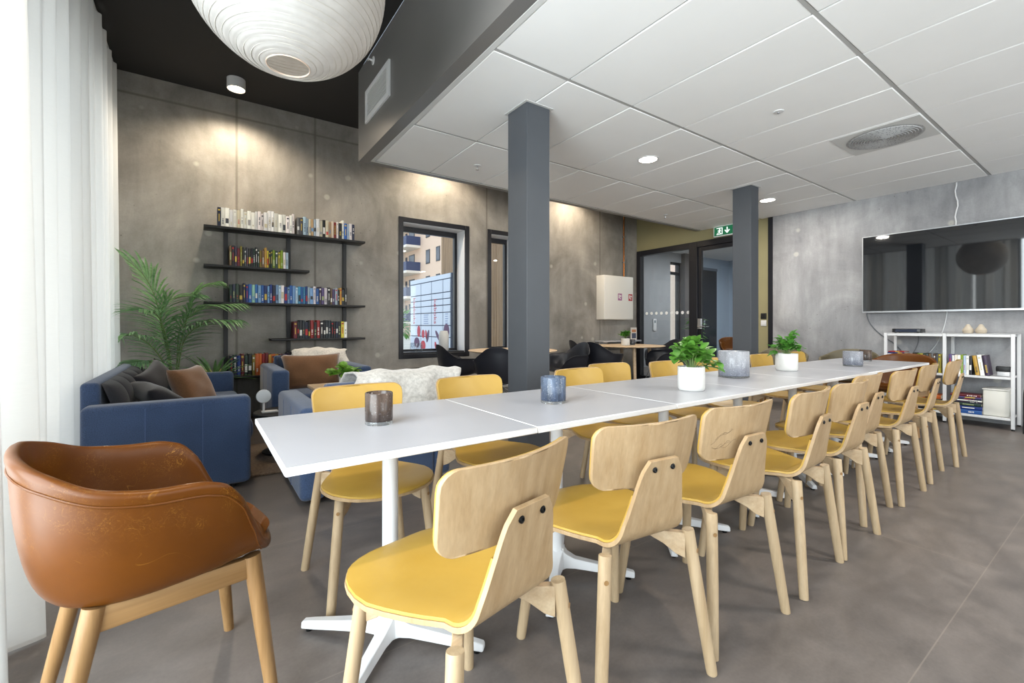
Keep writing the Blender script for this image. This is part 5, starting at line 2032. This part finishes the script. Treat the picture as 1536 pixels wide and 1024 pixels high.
# ------------------------------------------------------------------ wall, ceiling fittings
t = thing('fire_hose_cabinet', 'white steel wall cabinet with two small red signs on the concrete wall', 'cabinet', (6.07, WY, 1.19))
bm = bmesh.new()
rbox(bm, 0, 0.80, -0.20, -0.0005, 0, 0.82, 0.008, 2)
finish(bm, 'body', plain((226, 223, 216), 0.45), t)
bm = bmesh.new()
rbox(bm, 0.012, 0.788, -0.209, -0.2005, 0.012, 0.808, 0.003, 2)
d = finish(bm, 'door', plain((230, 227, 220), 0.45), t)
SIGNR = plain((176, 62, 66), 0.5, name='red_sign')
SIGNP = plain((170, 108, 150), 0.5, name='pink_sign')
SIGNW = plain((236, 232, 228), 0.5, name='sign_white')
for x0, m in ((0.36, SIGNP), (0.655, SIGNR)):
    bm = bmesh.new()
    box(bm, x0, x0 + 0.11, -0.2105, -0.2092, 0.36, 0.49)
    s = finish(bm, 'sign', m, t)
    bm = bmesh.new()
    box(bm, x0 + 0.02, x0 + 0.045, -0.2112, -0.2106, 0.40, 0.47)
    box(bm, x0 + 0.055, x0 + 0.09, -0.2112, -0.2106, 0.43, 0.46)
    box(bm, x0 + 0.055, x0 + 0.075, -0.2112, -0.2106, 0.385, 0.415)
    finish(bm, 'symbol_print', SIGNW, s)
t = thing('copper_pipe', 'thin copper pipe on the concrete wall above the white cabinet', 'pipe', (6.80, WY - 0.03, 0))
bm = bmesh.new()
tube(bm, [(0, 0, 2.012), (0, 0, 3.62)], 0.013, 12)
finish(bm, 'tube', plain((190, 118, 60), 0.25, metal=0.9), t)
bm = bmesh.new()
for z in (2.3, 2.8, 3.3):
    box(bm, -0.02, 0.02, -0.016, 0.0295, z, z + 0.02)
finish(bm, 'clip', CHROME, t)
t = thing('radiator', 'low white panel radiator along the concrete wall below the windows', 'radiator', (2.28, WY, 0.10))
bm = bmesh.new()
rbox(bm, 0, 2.75, -0.09, -0.02, 0, 0.38, 0.01, 2)
finish(bm, 'panel', plain((206, 203, 196), 0.5), t)
bm = bmesh.new()
box(bm, 0.01, 2.74, -0.085, -0.025, 0.3802, 0.386)
finish(bm, 'top_grille', plain((60, 58, 56), 0.5), t)
bm = bmesh.new()
for x in (0.4, 2.3):
    box(bm, x - .02, x + .02, -0.02, -0.0005, 0.1, 0.3)
finish(bm, 'bracket', WHITEMET, t)
t = thing('exit_sign', 'green running-man exit sign over the glass door behind the far column', 'sign', (7.15, 4.03, 2.66))
bm = bmesh.new()
rbox(bm, 0.0, 0.068, -0.24, 0.24, -0.09, 0.09, 0.006, 2)
finish(bm, 'housing', plain((222, 226, 224), 0.4), t)
bm = bmesh.new()
box(bm, -0.003, -0.0005, -0.22, 0.22, -0.072, 0.072)
pl = finish(bm, 'panel', emit('exit_green', (24, 110, 72), 0.25), t)
def sgn(pts, y, z):
    prism(bm, [(y - p[0], z + p[1]) for p in pts], -0.0055, -0.0033, 'x')
bm = bmesh.new()
Y = 0.13          # running figure in a doorway: towards +Y is the left of the sign
sgn([(-.05, -.055), (.055, -.055), (.055, .055), (-.05, .055), (-.05, .045), (.043, .045), (.043, -.045), (-.05, -.045)], Y, 0)
disc_pts = [(0.012 * math.cos(a), 0.012 * math.sin(a)) for a in [2 * PI * k / 12 for k in range(12)]]
sgn([(p[0] + 0.005, p[1] + 0.03) for p in disc_pts], Y, 0)
sgn([(-.03, .012), (.02, .016), (.028, -.004), (.016, -.006), (.008, .002), (-.028, .002)], Y, 0)
sgn([(-.006, .004), (.012, .004), (.006, -.016), (.026, -.034), (.018, -.042), (-.008, -.02)], Y, 0)
sgn([(-.01, -.008), (.0, -.014), (-.016, -.034), (-.04, -.034), (-.04, -.026), (-.02, -.026)], Y, 0)
finish(bm, 'figure_print', emit('exit_white', (235, 245, 240), 0.6), pl)
bm = bmesh.new()
for yy in (-0.005,):
    sgn([(-.009, .05), (.009, .05), (.009, -.02), (-.009, -.02)], yy, 0)
    sgn([(-.045, -.002), (-.033, .010), (0, -.028), (.033, .010), (.045, -.002), (0, -.052)], yy, 0)
finish(bm, 'arrow_print', emit('exit_white2', (235, 245, 240), 0.6), pl)
def wall_plate(label, name, cat, z, mat, x=WX):
    t = thing(name, label, cat, (x, 3.475, z))
    bm = bmesh.new()
    rbox(bm, -0.012, -0.0005, -0.042, 0.042, -0.045, 0.045, 0.004, 2)
    finish(bm, 'plate', mat, t)
    bm = bmesh.new()
    rbox(bm, -0.017, -0.0125, -0.028, 0.028, -0.03, 0.03, 0.002, 1)
    finish(bm, 'rocker', mat, t)
wall_plate('black wall switch on the olive wall strip above the white one', 'light_switch', 'switch', 1.225, BLACKMET)
wall_plate('white wall socket on the olive wall strip below the black switch', 'wall_socket', 'socket', 1.115, WHITEMET)

t = thing('wall_vent', 'white square ventilation grille on the dark bulkhead face', 'vent', (BX, 4.02, 3.175))
bm = bmesh.new()
for a in ((-0.33, -0.27, -0.155, 0.155), (0.27, 0.33, -0.155, 0.155), (-0.27, 0.27, -0.155, -0.11), (-0.27, 0.27, 0.11, 0.155)):
    box(bm, -0.018, -0.0005, a[0], a[1], a[2], a[3])
finish(bm, 'frame', WHITEMET, t, bev=0.002)
bm = bmesh.new()
for k in range(11):
    z = -0.10 + k * 0.02
    box(bm, -0.013, -0.003, -0.27, 0.27, z - 0.006, z + 0.006)
for k in range(18):
    y = -0.255 + k * 0.03
    box(bm, -0.0035, -0.001, y - 0.004, y + 0.004, -0.11, 0.11)
finish(bm, 'grille', plain((198, 198, 198), 0.5), t)
def sprinkler(label, loc, side=False, k=1.0):
    t = thing('sprinkler_head', label, 'sprinkler', loc)
    if side:
        t.rotation_euler = (0, -PI / 2, 0)
    else:
        t.rotation_euler = (PI, 0, 0)
    bm = bmesh.new()
    lathe(bm, [(0, 0.0005), (0.038, 0.0005), (0.036, 0.006), (0.012, 0.009), (0, 0.009)], 24)
    finish(bm, 'escutcheon', WHITEMET, t)
    bm = bmesh.new()
    lathe(bm, [(0.0, 0.009), (0.009, 0.009), (0.009, 0.009 + 0.021 * k), (0.006, 0.009 + 0.036 * k), (0.0, 0.009 + 0.036 * k)], 14)
    finish(bm, 'nozzle', CHROME if not side else WHITEMET, t)
    bm = bmesh.new()
    z0 = 0.009 + 0.036 * k
    lathe(bm, [(0.0, z0), (0.008 + 0.010 * k, z0 + 0.001), (0.008 + 0.010 * k, z0 + 0.003), (0.0, z0 + 0.003)], 18)
    finish(bm, 'deflector', CHROME if not side else WHITEMET, t)
sprinkler('white sidewall sprinkler on the dark bulkhead beside the vent', (BX, 4.15, 3.54), True)
sprinkler('small ceiling sprinkler between the big column and the bulkhead edge', (2.371, 4.029, CZ))
sprinkler('round flush ceiling sprinkler in the white tiles before the air diffuser', (3.70, 1.67, CZ), False, 0.15)
sprinkler('small ceiling sprinkler near the exit sign end of the white ceiling', (5.75, 4.2, CZ))
# round ceiling diffuser
t = thing('ceiling_diffuser', 'grey round perforated air diffuser in the white ceiling', 'vent', (4.965, 1.36, CZ))
bm = bmesh.new()
rbox(bm, -0.31, 0.31, -0.31, 0.31, -0.006, -0.0005, 0.002, 1)
finish(bm, 'panel', plain((206, 206, 204), 0.6), t)
bm = bmesh.new()
prof = [(0.0, -0.022)]
for k in range(1, 13):
    r = 0.27 * k / 13
    z = -0.022 + 0.012 * (k / 13) ** 3
    prof += [(r - 0.012, z), (r - 0.006, z - 0.004), (r, z - 0.004), (r + 0.003, z + 0.003)]
prof += [(0.27, -0.008)]
m, nt, b = new_mat('perforated_grey_disc')
vo = N(nt, 'ShaderNodeTexVoronoi')
vo.inputs['Scale'].default_value = 80
nt.links.new(coords(nt), vo.inputs['Vector'])
nt.links.new(ramp(nt, vo.outputs['Distance'], [(0.28, lin((124, 124, 125))), (0.42, lin((168, 168, 168)))]), b.inputs['Base Color'])
lathe(bm, prof, 56)
finish(bm, 'disc', m, t, sharp=60)

t = thing('intercom_panel', 'slim white panel on the grey lobby wall behind the dotted glass', 'panel', (9.92, LY, 1.1))
bm = bmesh.new()
rbox(bm, -0.065, 0.065, -0.03, -0.0005, -0.16, 0.16, 0.006, 2)
finish(bm, 'cover', WHITEMET, t)
bm = bmesh.new()
box(bm, -0.03, 0.03, -0.033, -0.0302, 0.05, 0.12)
finish(bm, 'display', plain((120, 126, 134), 0.3), t)

# ------------------------------------------------------------------ lamps
def downlight(label, x, y, w):
    t = thing('ceiling_light', label, 'light', (x, y, CZ))
    bm = bmesh.new()
    lathe(bm, [(0.088, -0.0005), (0.105, -0.0005), (0.104, -0.005), (0.088, -0.007)], 40)
    finish(bm, 'rim', WHITEMET, t)
    bm = bmesh.new()
    lathe(bm, [(0, -0.003), (0.0875, -0.003), (0.0875, -0.0008), (0, -0.0008)], 40)
    finish(bm, 'diffuser', emit('led_diffuser', (255, 244, 226), 9.0), t)
    ld = bpy.data.lights.new('downlight', 'AREA')
    ld.shape = 'DISK'
    ld.size = 0.17
    ld.energy = w
    ld.color = (1.0, 0.93, 0.84)
    lo = bpy.data.objects.new('downlight_lamp', ld)
    COL.objects.link(lo)
    lo.parent = t
    lo.location = (0, 0, -0.012)
DW = 15.0
downlight('round recessed ceiling light in the white tiles between the two columns', 3.69, 2.90, DW)
downlight('round recessed ceiling light beside the far column top', 6.19, 2.93, DW)
downlight('round recessed ceiling light over the open floor before the television', 5.6, -0.35, DW)
downlight('round recessed ceiling light over the open floor beside the table', 3.0, -0.35, DW)
downlight('round recessed ceiling light by the added windows opposite the bookcase wall', 4.3, -2.0, DW)

def spot(name_label, loc, w, show):
    t = thing('surface_spotlight', name_label, 'light', loc)
    bm = bmesh.new()
    lathe(bm, [(0, -0.0005), (0.085, -0.0005), (0.085, -0.10), (0.080, -0.105), (0.076, -0.10), (0.076, -0.085), (0, -0.085)], 40)
    finish(bm, 'housing', WHITEMET, t)
    bm = bmesh.new()
    lathe(bm, [(0, -0.098), (0.0755, -0.098), (0.0755, -0.086), (0, -0.086)], 32)
    finish(bm, 'diffuser', emit('warm_diffuser', (255, 232, 196), 9.0), t)
    ld = bpy.data.lights.new('spot', 'SPOT')
    ld.energy = w
    ld.spot_size = math.radians(150)
    ld.spot_blend = 0.6
    ld.shadow_soft_size = 0.06
    ld.color = (1.0, 0.84, 0.64)
    lo = bpy.data.objects.new('spot_lamp', ld)
    COL.objects.link(lo)
    lo.parent = t
    lo.location = (0, 0, -0.12)
SW = 62.0
spot('white cylinder ceiling spotlight on the black ceiling above the bookcase', (0.31, 5.49, BZ), SW, True)
spot('white cylinder ceiling spotlight in the gap above the large window', (2.77, 5.50, BZ), SW, False)
spot('white cylinder ceiling spotlight in the gap above the wall cabinet', (5.3, 5.50, BZ), SW, False)
spot('white cylinder ceiling spotlight on the black ceiling over the sofa front', (0.31, 0.9, BZ), SW, False)

# paper lantern
t = thing('paper_lantern', 'big round white ribbed paper lantern hanging from the black ceiling', 'lamp', (0.31, 2.12, 2.575))
R = 0.40
m = bpy.data.materials.new('white_rice_paper')
m.use_nodes = True
nt = m.node_tree
nt.nodes.clear()
out = N(nt, 'ShaderNodeOutputMaterial')
df = N(nt, 'ShaderNodeBsdfDiffuse')
tl = N(nt, 'ShaderNodeBsdfTranslucent')
f = noise(nt, coords(nt), 9, 5, 0.6)
pc = ramp(nt, f, [(0.3, lin((180, 179, 177))), (0.7, lin((197, 196, 194)))])
nt.links.new(pc, df.inputs['Color'])
nt.links.new(pc, tl.inputs['Color'])
mx = N(nt, 'ShaderNodeMixShader')
mx.inputs[0].default_value = 0.4
nt.links.new(df.outputs[0], mx.inputs[1])
nt.links.new(tl.outputs[0], mx.inputs[2])
nt.links.new(mx.outputs[0], out.inputs['Surface'])
prof = []
NR = 38
for k in range(NR * 3 + 1):
    a = math.radians(-78 + 158 * k / (NR * 3))
    rr = R - (0.0022 if k % 3 == 0 else -0.0006)
    prof.append((rr * math.cos(a) , rr * 1.0 * math.sin(a)))
bm = bmesh.new()
lathe(bm, prof, 64)
sh = finish(bm, 'paper_shade', m, t, sharp=180)
bm = bmesh.new()
for k in range(NR + 1):
    a = math.radians(-78 + 158 * k / NR)
    rr, z = (R - 0.0012) * math.cos(a), (R - 0.0012) * math.sin(a)
    tube(bm, [(rr * math.cos(q), rr * math.sin(q), z + 0.0025 * math.sin(3 * q + k)) for q in [2 * PI * i / 48 for i in range(49)]], 0.0018, 4, cap=False)
finish(bm, 'rib_wire', plain((176, 172, 164), 0.6), t)
bm = bmesh.new()
lathe(bm, [(0.083, -0.393), (0.086, -0.393), (0.086, -0.386), (0.083, -0.386), (0.083, -0.393)], 32)
finish(bm, 'bottom_ring', plain((226, 200, 180), 0.6), t)
bm = bmesh.new()
tube(bm, [(0, 0, 0.1), (0, 0, BZ - 2.575 - 0.001)], 0.004, 8)
finish(bm, 'cord', WHITEMET, t)
bm = bmesh.new()
bmesh.ops.create_uvsphere(bm, u_segments=20, v_segments=12, radius=0.045)
finish(bm, 'bulb', emit('lantern_bulb', (255, 226, 190), 2.0), t, loc=(0, 0, 0.05))
ld = bpy.data.lights.new('lantern', 'POINT')
ld.energy = 1.0
ld.shadow_soft_size = 0.05
ld.color = (1.0, 0.88, 0.74)
lo = bpy.data.objects.new('lantern_lamp', ld)
COL.objects.link(lo)
lo.parent = t
lo.location = (0, 0, -0.05)

# ------------------------------------------------------------------ daylight
def daylight(name, loc, rot, sx, sy, e, col=(0.92, 0.96, 1.0), spread=180):
    ld = bpy.data.lights.new(name, 'AREA')
    ld.shape = 'RECTANGLE'
    ld.size, ld.size_y = sx, sy
    ld.energy = e
    ld.color = col
    ld.spread = math.radians(spread)
    o = bpy.data.objects.new(name, ld)
    COL.objects.link(o)
    o.location = loc
    o.rotation_euler = rot
    return o
# outside the curtained windows, facing +X
daylight('sky_light_curtain_windows', (LX - 0.45, 3.85, 1.65), (0, -PI / 2, 0), 3.3, 4.0, 62, (1.0, 0.985, 0.97))
# outside the uncurtained windows of the same wall, beside and behind the camera
daylight('sky_light_side_windows', (LX - 0.5, 0.1, 1.6), (0, -PI / 2, 0), 3.0, 3.3, 200, (0.94, 0.97, 1.0))
# added fill light behind the camera, outside the made-up windows, facing +Y
daylight('front_fill_light', (3.4, -3.5, 1.55), (PI / 2, 0, 0), 6.6, 2.2, 75, (0.95, 0.97, 1.0))
# added lamp under the lobby ceiling to brighten the lobby
daylight('lobby_fill_light', (10.5, 5.6, 3.05), (0, 0, 0), 2.4, 1.2, 60, (1, 0.97, 0.92))

w = bpy.data.worlds.new('sky')
scene.world = w
w.use_nodes = True
nt = w.node_tree
bg = nt.nodes['Background']
tc = N(nt, 'ShaderNodeTexCoord')
sx = N(nt, 'ShaderNodeSeparateXYZ')
nt.links.new(tc.outputs['Generated'], sx.inputs[0])
nt.links.new(ramp(nt, sx.outputs['Z'], [(0.0, (0.92, 0.93, 0.95, 1)), (0.5, (0.66, 0.78, 0.95, 1))]), bg.inputs['Color'])
bg.inputs['Strength'].default_value = 1.0

scene.view_settings.view_transform = 'Standard'
scene.view_settings.look = 'None'
scene.view_settings.gamma = 1.0
scene.view_settings.use_curve_mapping = False
scene.view_settings.exposure = 1.12
scene.cycles.use_denoising = True
scene.cycles.max_bounces = 8
scene.cycles.diffuse_bounces = 5
scene.cycles.transparent_max_bounces = 16
scene.cycles.sample_clamp_indirect = 6.0
scene.cycles.caustics_reflective = False
scene.cycles.caustics_refractive = False
